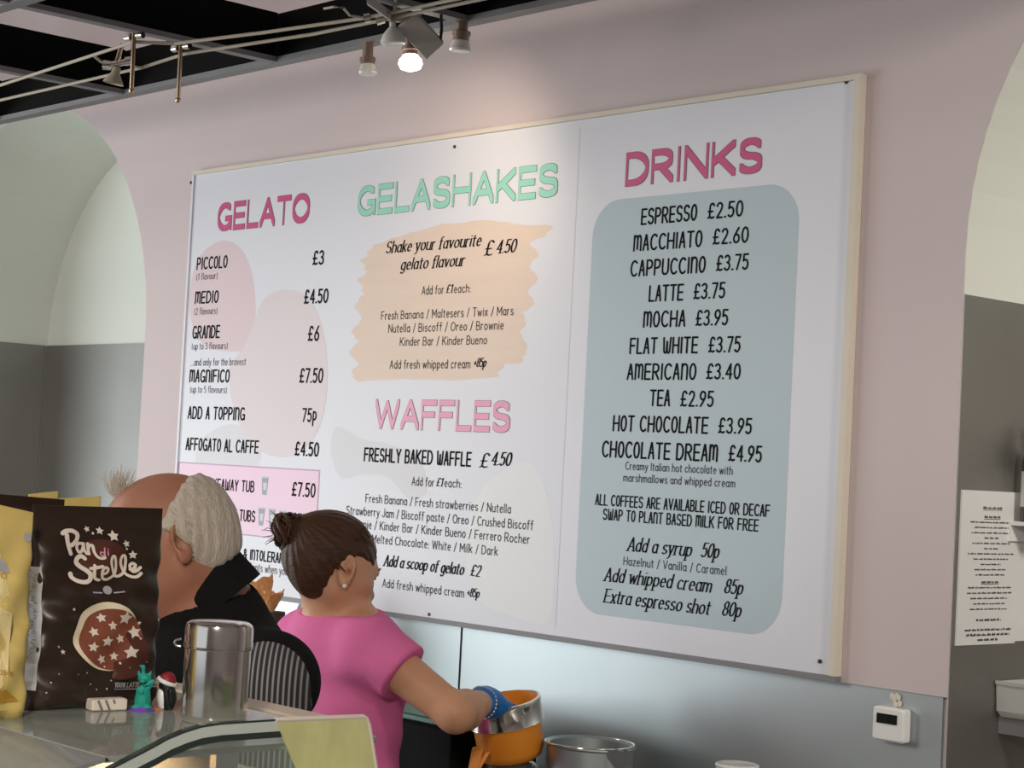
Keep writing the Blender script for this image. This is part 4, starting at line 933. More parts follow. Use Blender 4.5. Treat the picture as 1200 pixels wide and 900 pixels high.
for cx_, cy_, r_, ro in ((118.5,724,6,.2),(130.5,733,6,0),(107.5,740,6,.3),(145,724,8.5,-.1),(158,741,8,.15),(123,751,7,0),(139,748,6,.2),(108,758,6.5,-.1),(152,764,8.5,.1),(134,769,5.5,0),(118,772.5,6,.3),
        (111,621,4,.3),(126,623,5,-.2),(140.5,629,7,0),(154.5,638,4.6,.2),(161.5,651,5.5,0),(117.5,626,2.2,0),(154.5,644,1.8,0),(163,730,2.5,0),(121,781,1.5,0),(140,777,2,0),(164,748,1.8,0)):
    poly_on(m, f3b, star(cx_, cy_, r_, ro))
for cx_, cy_, r_ in ((86,714,2.2),(73.5,764,3.4),(69,758,1.6),(186,726,2),(173,776,1.3),(100,788,1.4),(107,802,1.3),(113,808,1.2),(124,807,1.3),(128,797,1.2),(60,800,1.3),(55,812,1.2),(90,790,.9),(70,790,.9),(150,782,1)):
    poly_on(m, f3b, star(cx_, cy_, r_, 0, .4))
tag(m.build('printed_stars', M['cream'], bag.root), 'cream printed stars')
# script lettering on the bag
def script(mb_, f, paths, w):
    P = pen(w, w)
    for s in paths:
        for a, b in zip(s, s[1:]):
            hp_ = hull([(a[0]+p_[0], a[1]+p_[1]) for p_ in P]+[(b[0]+p_[0], b[1]+p_[1]) for p_ in P])
            mb_.add([f(*uvp(*p_)) for p_ in hp_], [tuple(range(len(hp_)))])
def crv(pts, n=6):
    Q = [np.array(p_, float) for p_ in pts]; out = []
    for i in range(len(Q)-1):
        a, b, c, d = Q[max(i-1, 0)], Q[i], Q[i+1], Q[min(i+2, len(Q)-1)]
        for j in range(n):
            t_ = j/n; out.append(tuple(0.5*((2*b)+(-a+c)*t_+(2*a-5*b+4*c-d)*t_**2+(-a+3*b-3*c+d)*t_**3)))
    return out+[tuple(Q[-1])]
m = flatmb(); ff = bag.front(.0022)
script(m, ff, [crv([(87,628),(87,640),(88,649.5)]), crv([(82.5,626),(86,623.5),(93,623),(99,627),(98,634),(93,639),(90,640)])], 2.5)
script(m, ff, [crv([(105,638),(100,638),(97.5,642),(98.5,647.5),(103,646.5),(106,640)]), crv([(106,638),(106,645),(108,649.5)])], 1.8)
script(m, ff, [crv([(111,638),(110.5,650)]), crv([(111,644),(113.5,640),(116.5,641),(117,648),(119.5,653.5),(124,655),(128,654)])], 1.7)
script(m, ff, [crv([(104,655),(101,652.5),(96,654),(93.5,659),(97,664),(104,669),(108,674),(107,680),(101,682.5),(93,681),(88,677),(87.5,673)])], 2.5)
script(m, ff, [crv([(113,663),(112,670),(113,678),(118,680)]), crv([(108.5,666.5),(115,665.5),(122,664)])], 1.8)
script(m, ff, [crv([(121,673),(126,671.5),(128.5,667),(124.5,665.5),(121,670),(121.5,677),(126,679.5),(132,677),(136.5,672),(140.5,661),(140.5,653.5),(137.5,653.5),(134.5,661),(135,671),(138,675.5),(144,674),(150,668),(153.5,659),(153,652.5),(149.5,653),(147,661),(148.5,671),(154,675.5),(161,676),(168,672)]), crv([(156.5,668),(161,667),(164,663),(161,661),(157.5,664),(158.5,670),(164,669),(169,665.5)])], 1.7)
tag(m.build('script_lettering', M['cream'], bag.root), 'cream script lettering')
m = flatmb(); script(m, ff, [crv([(127,648.5),(124,648),(124,651.5),(127.5,651),(129,643)]), [(128.8,645),(128.5,651.5)], [(132.5,647),(132.3,651.5)], [(132.6,644.4),(132.7,644.6)]], .75)
tag(m.build('small_script', M['rose'], bag.root), 'tiny pink script word')
m = flatmb(); poly_on(m, ff, [uvp(128.5+5.5*cos(a), 692+5*sin(a)) for a in np.linspace(0, 2*pi, 14, endpoint=False)])
script(m, ff, [[(109,694.2),(121,695)], [(136,695),(147,693.6)]], .8)
m.build('emblem', M['silver'], bag.root)
m = flatmb()
def uvtext(text, style, x0, x1, y, hpx, mb_, f, bold=1.0): write(mb_, text, style, x0, x1, -y, hpx, lambda u, v: f(*uvp(u, -v)), bold=bold)
uvtext('100% LATTE FRESCO', 'sans', 133, 186, 805, 5.5, m, ff, 1.6)
script(m, ff, [[(133,807.4),(176,806.8)]], .4)
m.build('small_lettering', M['silver'], bag.root)
m = flatmb(); fs_ = bag.side(.0035); V0, V1 = .10, .70; K = 14
m.add([fs_(w_, V0+(V1-V0)*k/K) for k in range(K+1) for w_ in (-.62, -.2, .2, .72)], [(4*k+i, 4*k+i+1, 4*k+i+5, 4*k+i+4) for k in range(K) for i in range(3)])
gp = m.build('side_label', M['silver'], bag.root); tag(gp, 'white printed panel on the bag side')
m = flatmb(); fs2 = bag.side(.0042)
for k in range(44):
    v_ = V1-.02-k*.0105
    if k % 11 == 9 or v_ < V0+.13: continue
    e_ = rng.uniform(.3, .62); m.add([fs2(-.52, v_), fs2(e_, v_), fs2(e_, v_+.003), fs2(-.52, v_+.003)], [(0,1,2,3)])
for k in range(6): m.add([fs2(-.5+.12*k, V0+.07), fs2(-.5+.12*k+.06, V0+.07), fs2(-.5+.12*k+.06, V0+.10), fs2(-.5+.12*k, V0+.10)], [(0,1,2,3)])
m.build('small_print', M['paleink'], gp)

XY = 3.135
ybag = Bag('biscuit_bag', 'yellow foil biscuit bag at the left edge, beside the dark brown bag', 'bag', XY, by(-78, 700, XY)[0], by(46, 700, XY)[0], SHZ, by(-40, 575, XY)[1], by(52, 602, XY)[1], .024, M['yellowbag'], seed=9)
yw = ybag.W
def uvy(x, y):
    a, b = by(x, y, XY+.0); u = (a-ybag.yc)/yw; v = (b-SHZ)/ybag.ht(a-ybag.yc); return u/ybag.wid(min(max(v, 0), 1)), v
m = flatmb(); fy = ybag.front(.0008)
poly_on(m, fy, [uvy(*q_) for q_ in ((-60,640),(-20,610),(2,630),(10,665),(14,720),(8,790),(-5,815),(-60,815))])
tag(m.build('printed_panel', M['lightyellow'], ybag.root), 'paler yellow printed area')
m = flatmb(); poly_on(m, ybag.front(.0014), [uvy(*q_) for q_ in ((-20,640),(8,655),(14,662),(14,672),(4,670),(-20,668))]); tag(m.build('printed_shape', M['silver'], ybag.root), 'pale grey printed shape')
m = flatmb(); poly_on(m, ybag.front(.0014), [uvy(*q_) for q_ in ((-20,815),(6,808),(20,818),(24,822),(0,824),(-20,824))]); poly_on(m, ybag.front(.0014), [uvy(*q_) for q_ in ((-20,640),(2,634),(4,646),(-20,655))]); tag(m.build('printed_shape', M['goldprint'], ybag.root), 'golden printed shape')
m = flatmb(); fyy = ybag.front(.0016)
def ytext(t_, st_, x0, x1, y, h_, b_=1.0): write(m, t_, st_, x0, x1, -y, h_, lambda u, v: fyy(*uvy(u, -v)), bold=b_)
ytext('CCI', 'hand', 0, 10, 678, 6, 1.2)
for k in range(9): ytext('...', 'sans', -8, 11-rng.uniform(0, 3), 690+5*k, 2.5, 1.6)
ytext('350g', 'ital', -2, 13, 790, 5, 1.2)
m.build('small_lettering', M['goldprint'], ybag.root)
q_ = [uvy(43+5*cos(a), 631+5.5*sin(a)) for a in np.linspace(0, 2*pi, 14, endpoint=False)]
m = flatmb(); poly_on(m, ybag.front(.001), q_); m.build('emblem', M['silver'], ybag.root)
# bags behind
XC = 3.02
Bag('biscuit_bag', 'second dark brown bag whose top shows behind the yellow and brown bags', 'bag', XC, by(-30, 700, XC)[0], by(78, 700, XC)[0], SHZ, by(0, 578, XC)[1], by(78, 586, XC)[1], .018, M['brownbag'], seed=14)
XD = 2.965
Bag('biscuit_bag', 'yellow bag whose pale folded top edge peeks over the dark brown bag', 'bag', XD, by(70, 700, XD)[0], by(119, 700, XD)[0], SHZ, by(78, 585, XD)[1], by(119, 582, XD)[1], .015, M['yellowbag'], seed=21)
Bag('biscuit_bag', 'smaller yellow bag whose narrow top corner shows above the second brown bag', 'bag', XD, by(34, 700, XD)[0], by(68, 700, XD)[0], SHZ, by(46, 580, XD)[1], by(69, 576, XD)[1], .015, M['yellowbag'], seed=22)

# ------------------------------------------------------------------ little things on the shelf
q = pl(128, 833, 2, SHZ); dq = (q-CAM)@FW
br = thing('wrapped_bar', 'small pale wrapped bar lying in front of the dark brown bag', 'wrapped bar', q)
MB().obox(q+v3((-.006,0,.0065)), ((0.12,1,0),(1,-.12,0),(0,0,1)), (.020, .009, .006), .002).build('wrapper', M['cream'], br)
m = MB()
for k in range(4):
    a = q+v3((.0032,-.013+.009*k,.0065)); m.obox(a, ((0.12,1,.6),(1,-.12,0),(0,-.5,1)), (.0012, .0004, .006))
tag(m.build('stripe', M['greybar'], br), 'slanting dark stripes')
# teal cat
cq_ = pl(166, 832.5, 2, SHZ); dc = (cq_-CAM)@FW; kx = dc/FPX
def cl(x, y, t_=0.0): return cq_+RT*(x-166)*kx-UP*(y-832.5)*kx-FW*t_
cat = thing('toy_cat', 'tiny teal toy cat sitting on a purple suction disc beside the shaker', 'toy', cq_)
# ------------------------------------------------------------------ smooth bodies: signed distances meshed with surface nets
def sd_cap(a, b, ra, rb):
    a = v3(a); b = v3(b); ab = b-a; L2 = float(ab@ab)+1e-12
    def f(P):
        h = np.clip(((P-a)@ab)/L2, 0, 1); d = np.linalg.norm(P-a-h[..., None]*ab, axis=-1); return d-(ra+(rb-ra)*h)
    return f
def sd_ell(c, rad, axes=None):
    c = v3(c); A = np.array(axes if axes is not None else np.eye(3), float); r = v3(rad)
    def f(P):
        q_ = (P-c)@A.T; k0 = np.linalg.norm(q_/r, axis=-1); k1 = np.linalg.norm(q_/(r*r), axis=-1)
        return np.where(k0 < 1e-3, -min(r), k0*(k0-1)/np.maximum(k1, 1e-6))
    return f
def smin(a, b, k):
    if k <= 0: return np.minimum(a, b)
    h = np.maximum(k-np.abs(a-b), 0)/k; return np.minimum(a, b)-h*h*k*.25
def union(prims):                 # list of (sdf, blend)
    def f(P):
        d = None
        for g, k in prims: d = g(P) if d is None else smin(d, g(P), k)
        return d
    return f
def cut(f, g, k=0.004):           # keep f where g<0
    def h(P): return -smin(-f(P), -g(P), k)
    return h
def minus(f, g, k=0.004):
    def h(P): return -smin(-f(P), g(P), k)
    return h
def plane(p, n): p = v3(p); n = nrm(n); return lambda P: (P-p)@n     # <0 behind the plane
def grow(f, r): return lambda P: f(P)-r
def nets(f, lo, hi, h):
    lo = v3(lo); n = np.ceil((v3(hi)-lo)/h).astype(int)+2; Bk = 12
    nb = np.ceil(n/Bk).astype(int); N = nb*Bk
    V = np.full(N, 1.0, np.float32)
    bi = np.stack(np.meshgrid(*[np.arange(k) for k in nb], indexing='ij'), -1).reshape(-1, 3)
    cen = lo+(bi*Bk+Bk/2)*h; dc_ = f(cen)
    loc = np.stack(np.meshgrid(*[np.arange(Bk)]*3, indexing='ij'), -1)
    for b, d in zip(bi, dc_):
        s = tuple(slice(k*Bk, (k+1)*Bk) for k in b)
        if abs(d) > Bk*h*1.6: V[s] = np.sign(d)
        else: V[s] = f(lo+(loc+b*Bk)*h)
    I = V < 0; c = np.zeros(N-1, np.int8)
    offs = [(i, j, k) for i in (0, 1) for j in (0, 1) for k in (0, 1)]
    sl = lambda o: tuple(slice(o[a], N[a]-1+o[a]) for a in range(3))
    for o in offs: c += I[sl(o)]
    act = (c > 0) & (c < 8); idx = np.argwhere(act); ids = np.full(N-1, -1, np.int64); ids[act] = np.arange(len(idx))
    pos = np.zeros((len(idx), 3)); cnt = np.zeros(len(idx))
    for o in offs:
        for a in range(3):
            if o[a]: continue
            o2 = list(o); o2[a] = 1; A_ = idx+o; B_ = idx+o2
            va = V[tuple(A_.T)]; vb = V[tuple(B_.T)]; m_ = (va < 0) != (vb < 0)
            t_ = np.where(m_, va/np.where(np.abs(va-vb) < 1e-9, 1, va-vb), 0)
            pos += np.where(m_[:, None], A_+(B_-A_)*t_[:, None], 0); cnt += m_
    pos = lo+pos/cnt[:, None]*h; faces = []
    for a in range(3):
        b_, c_ = (a+1) % 3, (a+2) % 3
        s0 = [slice(1, -1)]*3; s1 = [slice(1, -1)]*3; s0[a] = slice(0, -1); s1[a] = slice(1, None)
        e = np.argwhere(I[tuple(s0)] != I[tuple(s1)]); off = np.ones(3, int); off[a] = 0; e = e+off
        if not len(e): continue
        fl = I[tuple(e.T)]
        def cell(db, dc__): q_ = e.copy(); q_[:, b_] += db; q_[:, c_] += dc__; return ids[tuple(q_.T)]
        q_ = np.stack([cell(-1, -1), cell(0, -1), cell(0, 0), cell(-1, 0)], 1)
        q_[~fl] = q_[~fl][:, ::-1]; faces.append(q_)
    return pos, np.concatenate(faces)
def sdf_obj(name, f, lo, hi, h, m, parent, smooth_it=1):
    pos, fc = nets(f, lo, hi, h)
    # a light relaxation along the surface
    for _ in range(smooth_it):
        acc = np.zeros_like(pos); cn = np.zeros(len(pos))
        for i in range(4):
            a, b = fc[:, i], fc[:, (i+1) % 4]
            np.add.at(acc, a, pos[b]); np.add.at(cn, a, 1); np.add.at(acc, b, pos[a]); np.add.at(cn, b, 1)
        pos = pos*.5+.5*acc/np.maximum(cn, 1)[:, None]
    o_ = v3(ORG[parent.name]) if parent is not None else v3((0, 0, 0))
    me = bpy.data.meshes.new(name); me.from_pydata((pos-o_).tolist(), [], fc.tolist())
    for mm in (m if isinstance(m, (list, tuple)) else [m]): me.materials.append(mm)
    me.polygons.foreach_set('use_smooth', [True]*len(me.polygons))
    o = bpy.data.objects.new(name, me); COL.objects.link(o)
    if parent is not None: o.parent = parent
    ORG[o.name] = o_
    return o
def around(pts, r): P_ = np.array(pts); return P_.min(0)-r, P_.max(0)+r
def hand_prims(wr, d, nrm_palm, side, sc=1.0, curl=0.5, glove=0.0):
    """palm + five bent fingers; d: pointing direction, nrm_palm: out of the palm, side: towards the thumb"""
    d = nrm(d); n_ = nrm(v3(nrm_palm)-d*(v3(nrm_palm)@d)); s = nrm(v3(side)-d*(v3(side)@d)-n_*(v3(side)@n_)); wr = v3(wr)
    pr = [(sd_ell(wr+d*.048*sc, (.050*sc, .036*sc, .015*sc+glove), (d, s, n_)), .01), (sd_cap(wr-d*.01, wr+d*.03*sc, .024*sc+glove, .028*sc+glove), .02)]
    for k, (off, L, r) in enumerate(((.028, .072, .0085), (.010, .080, .0088), (-.009, .074, .0084), (-.026, .058, .0075))):
        a = wr+d*(.085-.004*abs(k-1))*sc+s*off*sc; ang = 0; p_ = a; prev = wr+d*.05*sc+s*off*.8*sc
        pr.append((sd_cap(prev, a, (r+.002)*sc+glove, r*sc+glove), .008))
        for j, fr in enumerate((.45, .32, .25)):
            ang += curl*(.7, .95, .6)[j]; dd = d*cos(ang)+n_*sin(ang); q_ = p_+dd*L*fr*sc
            pr.append((sd_cap(p_, q_, r*sc*(1-.08*j)+glove, r*sc*(.92-.08*j)+glove), .003)); p_ = q_
    a = wr+d*.022*sc+s*.026*sc; b = a+(d*.6+s*.7+n_*.35)*.040*sc; c_ = b+(d*.9+s*.15+n_*.5)*.032*sc
    pr += [(sd_cap(a, b, .013*sc+glove, .010*sc+glove), .012), (sd_cap(b, c_, .0098*sc+glove, .0085*sc+glove), .004)]
    return pr
def head_prims(c, F, Uv, sc=1.0, female=True):
    """skull, jaw, brow, nose, lips, chin, ears; c: skull centre, F: facing, Uv: head's up"""
    F = nrm(F); Uv = nrm(v3(Uv)-F*(v3(Uv)@F)); R_ = np.cross(F, Uv); c = v3(c)
    L = lambda f_, r_, u_: c+(F*f_+R_*r_+Uv*u_)*sc
    A = (F, R_, Uv)
    pr = [(sd_ell(L(0,0,0) if not female else L(.003,0,.002), v3((.098,.076,.090) if not female else (.094,.074,.088))*sc, A), 0), (sd_ell(L(.030,0,-.045), v3((.058,.058,.075))*sc, A), .04),
          (sd_ell(L(.060,0,-.082), v3((.034,.036,.034))*sc, A), .035), (sd_cap(L(.0,.045,-.06), L(.062,.018,-.098), .022*sc, .016*sc), .03), (sd_cap(L(.0,-.045,-.06), L(.062,-.018,-.098), .022*sc, .016*sc), .03),
          (sd_cap(L(.088,.028,-.002), L(.088,-.028,-.002), .011*sc, .011*sc), .02),
          (sd_cap(L(.092,0,-.012), L(.112,0,-.044), .0075*sc, .010*sc), .012), (sd_cap(L(.098,.010,-.048), L(.098,-.010,-.048), .008*sc, .008*sc), .008),
          (sd_ell(L(.088,0,-.071), v3((.012,.022,.006))*sc, A), .006), (sd_ell(L(.086,0,-.081), v3((.012,.018,.0065))*sc, A), .006), (sd_ell(L(.083,0,-.108), v3((.014,.016,.013))*sc, A), .018),
          (sd_cap(L(.066,.045,-.035), L(.05,.055,-.03), .016*sc, .014*sc), .02), (sd_cap(L(.066,-.045,-.035), L(.05,-.055,-.03), .016*sc, .014*sc), .02)]
    f = union(pr)
    f = minus(f, union([(sd_ell(L(.098,.031,-.018), v3((.014,.016,.010))*sc, A), 0), (sd_ell(L(.098,-.031,-.018), v3((.014,.016,.010))*sc, A), 0)]), .012)
    ears = []
    for s in (1, -1):
        e = L(-.006 if female else -.012, s*(.081 if female else .080), -.016); n_ = nrm(R_*s*.82-F*.57); fe = nrm(np.cross(Uv, n_)); ue = nrm(Uv-F*.12)
        fe = nrm(F-n_*(F@n_)); ue = np.cross(n_, fe)*s; ue = ue if ue@Uv > 0 else -ue
        g = union([(sd_ell(e, v3((.018,.032,.0085))*sc, (fe, ue, n_)), 0), (sd_ell(e-ue*.024*sc+fe*.004*sc, v3((.010,.012,.006))*sc, (fe, ue, n_)), .008)])
        g = minus(g, union([(sd_ell(e+n_*.008*sc+fe*.003*sc+ue*.004*sc, v3((.0105,.022,.0095))*sc, (fe, ue, n_)), 0), (sd_ell(e+n_*.004*sc+fe*.005*sc-ue*.004*sc, v3((.006,.009,.011))*sc, (fe, ue, n_)), .004)]), .004)
        ears.append((g, .003))
    return union([(f, 0)]+ears), L, (F, R_, Uv)

# teal cat and penguin, in the same technique
fcat = union([(sd_ell(cl(167,822), (9.5*kx,9*kx,13*kx), (RT,FW,UP)), 0), (sd_ell(cl(168,812), (8*kx,8*kx,10*kx), (RT,FW,UP)), 4*kx), (sd_ell(cl(169.5,795), (8*kx,7*kx,6*kx), (RT,FW,UP)), 3*kx),
    (sd_cap(cl(163,790), cl(162.5,786.5), 2.2*kx, 1*kx), 1.5*kx), (sd_cap(cl(175,791), cl(177,787), 2.4*kx, 1*kx), 1.5*kx), (sd_cap(cl(168,788), cl(168,782), 2.2*kx, 2.4*kx), 1*kx), (sd_cap(cl(168,781.5), cl(164.8,780.5), 2.4*kx, 1.6*kx), 1*kx),
    (sd_cap(cl(174,806,.001), cl(180,798,.003), 2.6*kx, 2.6*kx), 2*kx), (sd_cap(cl(180,798,.003), cl(172,802,.006), 2.2*kx, 1.6*kx), 1*kx), (sd_cap(cl(162,808,.002), cl(168,810,.008), 2.4*kx, 2*kx), 2*kx),
    (sd_ell(cl(160,828,.004), (5*kx,5*kx,3*kx), (RT,FW,UP)), 2*kx), (sd_ell(cl(174,828,.004), (5*kx,5*kx,3*kx), (RT,FW,UP)), 2*kx), (sd_ell(cl(169,797,.007), (3.5*kx,2.5*kx,2.5*kx), (RT,FW,UP)), 1*kx)])
lo, hi = around([cl(150,834), cl(184,778), cl(167,810,.014), cl(167,810,-.014)], .006)
sdf_obj('body', fcat, lo, hi, .0008, M['teal'], cat)
MB().lathe([(15*kx,0),(15.5*kx,.001),(9*kx,.0035),(6*kx,.006),(.001,.006)], cq_, (0,0,1), 28).build('suction_disc', M['purple'], cat, True)
pq = pl(194, 831.5, 2, SHZ); dpn = (pq-CAM)@FW
def pc_(x, y, t_=0.0): return dp(x, y, dpn-t_)
pen_ = thing('toy_penguin', 'tiny toy penguin in a red hat with a white brim, next to the teal cat', 'toy', pq)
kx = dpn/FPX
pf = nrm(-RT*.95-FW*.25); ps_ = np.cross(pf, UP)
sdf_obj('body', union([(sd_ell(pc_(197,817), (10*kx,11*kx,17*kx), (pf,ps_,UP)), 0), (sd_ell(pc_(195,803), (9*kx,9*kx,8*kx), (pf,ps_,UP)), 4*kx), (sd_cap(pc_(200,810,.010), pc_(201,824,.012), 3*kx, 2*kx), 2*kx)]), *around([pc_(180,834), pc_(212,790), pc_(196,812,.016), pc_(196,812,-.016)], .006), .0009, M['black_rubber'], pen_)
tag(sdf_obj('belly', sd_ell(pc_(190.5,818,.0015), (6.5*kx,9*kx,14*kx), (pf,ps_,UP)), *around([pc_(180,834), pc_(200,800), pc_(190,812,.014), pc_(190,812,-.014)], .004), .0009, M['white'], pen_), 'white belly')
tag(MB().ell(pc_(187.5,803), (3.2*kx,1.4*kx,1.2*kx), (nrm(pf-UP*.2),ps_,UP), 10).build('beak', M['orange_rubber'], pen_, True), 'orange beak')
m = MB(); [m.ell(pc_(186,831.2,t_), (4*kx,3*kx,1.6*kx), (pf,ps_,UP), 10) for t_ in (.004, -.003)]; tag(m.build('feet', M['orange_rubber'], pen_, True), 'orange feet')
tu = nrm(UP+RT*.45)
tag(MB().lathe([(10.5*kx,-3*kx),(10.4*kx,0),(9*kx,4*kx),(5*kx,8.5*kx),(1*kx,10*kx)], pc_(196.5,797), tu, 20).build('hat', M['red'], pen_, True), 'red hat')
s_, t2 = frame(tu)
tag(MB().tube([pc_(196,798.5)+(s_*cos(a)+t2*sin(a))*10.2*kx for a in np.linspace(0, 2*pi, 25)], 2.6*kx, 8).build('hat_brim', M['white'], pen_, True), 'white brim')

# ------------------------------------------------------------------ the woman at the counter
gd = 4.0
def g(x, y, dd=0.0): return dp(x, y, gd+dd)
Fg = nrm(RT*.80+FW*.56-UP*.34); Ug = nrm(UP+Fg*.25)
Fb = nrm(RT*.80+FW*.60)*1.0; Fb = nrm(v3((Fb[0], Fb[1], 0))); Sb = np.cross(Fb, v3((0,0,1)))       # her right side, towards the camera
hips = g(404, 985, .02); feetz = 0.0
per = thing('person', 'woman with brown hair bun and pink t-shirt reaching a blue-gloved hand into orange hopper', 'person', (hips[0], hips[1], 0))
hc = g(388, 656)
headf, HL, HA = head_prims(hc, Fg, Ug, 1.04)
Z3 = v3((0, 0, 1))
chest = g(401, 800, .03); waist = g(407, 880, .03); nb = g(386, 728, .01)
shR = g(434, 759, -.085); shL = g(352, 752, .13)
elR = g(534, 836, -.17); wrR = g(566, 823, .04)
hoptop = hp
hkR = dp(584, 822, hd)                                   # knuckles, over the hopper rim
elL = shL-Fb*.02-Z3*.27; wrL = elL+Fb*.10-Z3*.20+Sb*.02
torso = [(sd_ell(chest+Z3*.02, (.092,.138,.17), (Fb,Sb,Z3)), 0), (sd_ell(waist, (.084,.118,.15), (Fb,Sb,Z3)), .09), (sd_ell(hips+Z3*.02, (.105,.155,.13), (Fb,Sb,Z3)), .09),
         (sd_cap(shR-Sb*.02, shL+Sb*.02, .052, .052), .07), (sd_ell(chest+Fb*.045+Sb*.055+Z3*.005, (.058,.058,.058), (Fb,Sb,Z3)), .05), (sd_ell(chest+Fb*.045-Sb*.055+Z3*.005, (.058,.058,.058), (Fb,Sb,Z3)), .05)]
legs = []
for s in (1, -1):
    h0 = hips+Sb*s*.085; kn = v3((h0[0], h0[1], .44))+Fb*.02; an = v3((h0[0], h0[1], .085))-Fb*.02
    legs += [(sd_cap(h0, kn, .083, .055), .05), (sd_cap(kn, an, .054, .036), .03), (sd_cap(an, an+Fb*.13-Z3*.045, .036, .030), .03)]
neck = [(sd_cap(nb-Z3*.01, hc-Z3*.055-Fg*.008, .048, .043), .03)]
fw = nrm(wrR-elR); hdir = nrm(hkR-wrR+v3((0,0,-.01)))
armR = [(sd_cap(shR, elR, .049, .037), .035), (sd_cap(elR, elR+(wrR-elR)*.3, .038, .039), .02), (sd_cap(elR+(wrR-elR)*.3, wrR, .039, .026), .02)]
armL = [(sd_cap(shL, elL, .044, .037), .03), (sd_cap(elL, wrL, .037, .025), .02)]
hR = hand_prims(wrR+fw*.012, nrm(hdir*1.0+RT*.5-Z3*.25), nrm(-Z3*1.0+RT*.2), FW*1.0+Z3*.1, .92, .55)
hL_ = hand_prims(wrL, nrm(Fb*.4-Z3), -Sb*-1, Fb, .90, .5)
bodyf = union([(union(torso), 0), (union(neck), .05), (headf, .02), (union(armR), .03), (union(armL), .03), (union(legs), .04), (union(hR), .01), (union(hL_), .01)])
pts = [hc+v3((.12,.12,.12)), hc-v3((.12,.12,.12)), shR, shL, elR, elL, wrR+fw*.15, wrL+Fb*.14, hips-Sb*.2, hips+Sb*.2, wrL-Z3*.1, v3((hips[0], hips[1], 0))+Fb*.2, v3((hips[0], hips[1], 0))-Fb*.15]
lo, hi = around(pts, .07); lo[2] = -.02
sdf_obj('body', bodyf, lo, hi, .0046, M['skin_g'], per)
# t-shirt
tor = grow(union(torso), .009)
slv_end = shR+(elR-shR)*.40; slvL_end = shL+(elL-shL)*.40
sleeve = union([(cut(sd_cap(shR, elR, .066, .060), plane(slv_end, elR-shR), .004), 0), (cut(sd_cap(shL, elL, .060, .056), plane(slvL_end, elL-shL), .004), 0)])
tee = union([(tor, 0), (sleeve, .03), (sd_cap(nb-Z3*.04, nb+Z3*.012, .070, .054), .05)])
wrk = v3((0, 0, 0))
def folds(f):
    def h_(P):
        q_ = P-chest; a = q_@nrm(Z3+Fb*.5); b = q_@Sb; c2 = q_@Fb
        return f(P)+.0028*np.sin(a*62+b*16)*np.exp(-((q_@Z3+.09)/.12)**2)+.0022*np.sin((q_@nrm(Z3*.8-Fb*.6))*75+c2*20)*np.exp(-((q_@Z3-.03)/.07)**2)
    return h_
tee = cut(folds(tee), plane(nb+Z3*.020, nrm(Z3-Fb*.10)), .006)
tee = cut(tee, plane(hips-Z3*.06, -Z3), .004)
tee = minus(tee, grow(union(neck), .004), .006)
lo, hi = around([shR, shL, hips, elR*.6+shR*.4, elL*.6+shL*.4, nb], .17)
tag(sdf_obj('t_shirt', tee, lo, hi, .0046, M['tee'], per), 'pink short-sleeved t-shirt')
trs = cut(grow(union([(sd_ell(hips+Z3*.0, (.108,.157,.13), (Fb,Sb,Z3)), 0)]+legs), .010), plane(v3((0,0,.09)), -Z3), .004)
trs = cut(trs, plane(hips+Z3*.07, Z3), .004)
lo, hi = around([hips-Sb*.2, hips+Sb*.2, v3((hips[0], hips[1], .05)), hips+Fb*.1, hips-Fb*.1], .1)
tag(sdf_obj('trousers', trs, lo, hi, .008, M['trouser'], per), 'dark trousers')
for s in (1, -1):
    an = v3((hips[0], hips[1], 0))+Sb*s*.085-Fb*.02
    sh_f = cut(union([(sd_ell(an+Z3*.045, (.055,.047,.055), (Fb,Sb,Z3)), 0), (sd_ell(an+Fb*.10+Z3*.03, (.085,.045,.042), (Fb,Sb,Z3)), .03)]), plane((0,0,.001), -Z3), .003)
    lo, hi = around([an-Fb*.07, an+Fb*.2, an+Sb*.06, an-Sb*.06, an+Z3*.11], .02); sdf_obj('shoe', sh_f, lo, hi, .006, M['shoe'], per)
# hair: a tight cap swept back to a bun
bunc = g(338, 622, -.035)
capf = sd_ell(hc+Ug*.005-Fg*.006, (.106,.085,.098), HA)
nape = sd_ell(hc-Fg*.040-Ug*.040, (.056,.056,.068), HA)
bunroot = hc-Fg*.078+Ug*.045
def wavy(f, amp, c_, ax_):
    c_ = v3(c_); ax_ = nrm(ax_); e1, e2 = frame(ax_)
    def h_(P):
        q_ = P-c_; th_ = np.arctan2(q_@e2, q_@e1); return f(P)+amp*(np.sin(th_*26)+.6*np.sin(th_*43+q_@ax_*30))
    return h_
hair = union([(capf, 0), (nape, .02)])
# hairline: temple, above and behind the ear
hair = cut(hair, plane(HL(.074,0,.022), nrm(Fg*.90-Ug*.44)), .006)
hair = minus(hair, sd_ell(HL(.030,.085,-.047), (.064,.060,.070), HA), .008); hair = minus(hair, sd_ell(HL(.030,-.085,-.047), (.064,.060,.070), HA), .008)
hair = cut(hair, plane(HL(-.02,0,-.085), nrm(-Ug*1.0+Fg*.1)), .008)
hair = cut(hair, plane(g(340,673), nrm(-RT*.81-UP*.59)), .014)
hair = wavy(hair, .0010, bunroot, hc-bunroot)
hair = union([(hair, 0), (sd_cap(bunroot+Fg*.02, bunc, .032, .026), .02)])
lo, hi = around([hc], .15)
tag(sdf_obj('hair', hair, lo, hi, .0030, M['hair_g'], per), 'brown hair swept back from the face')
rnd = np.random.default_rng(4); ba = nrm(bunc-bunroot); e1, e2 = frame(ba)
m = MB()
core = MB().ell(bunc, (.031,.031,.031), n=16); core.build('bun', M['hair_g'], per, True)
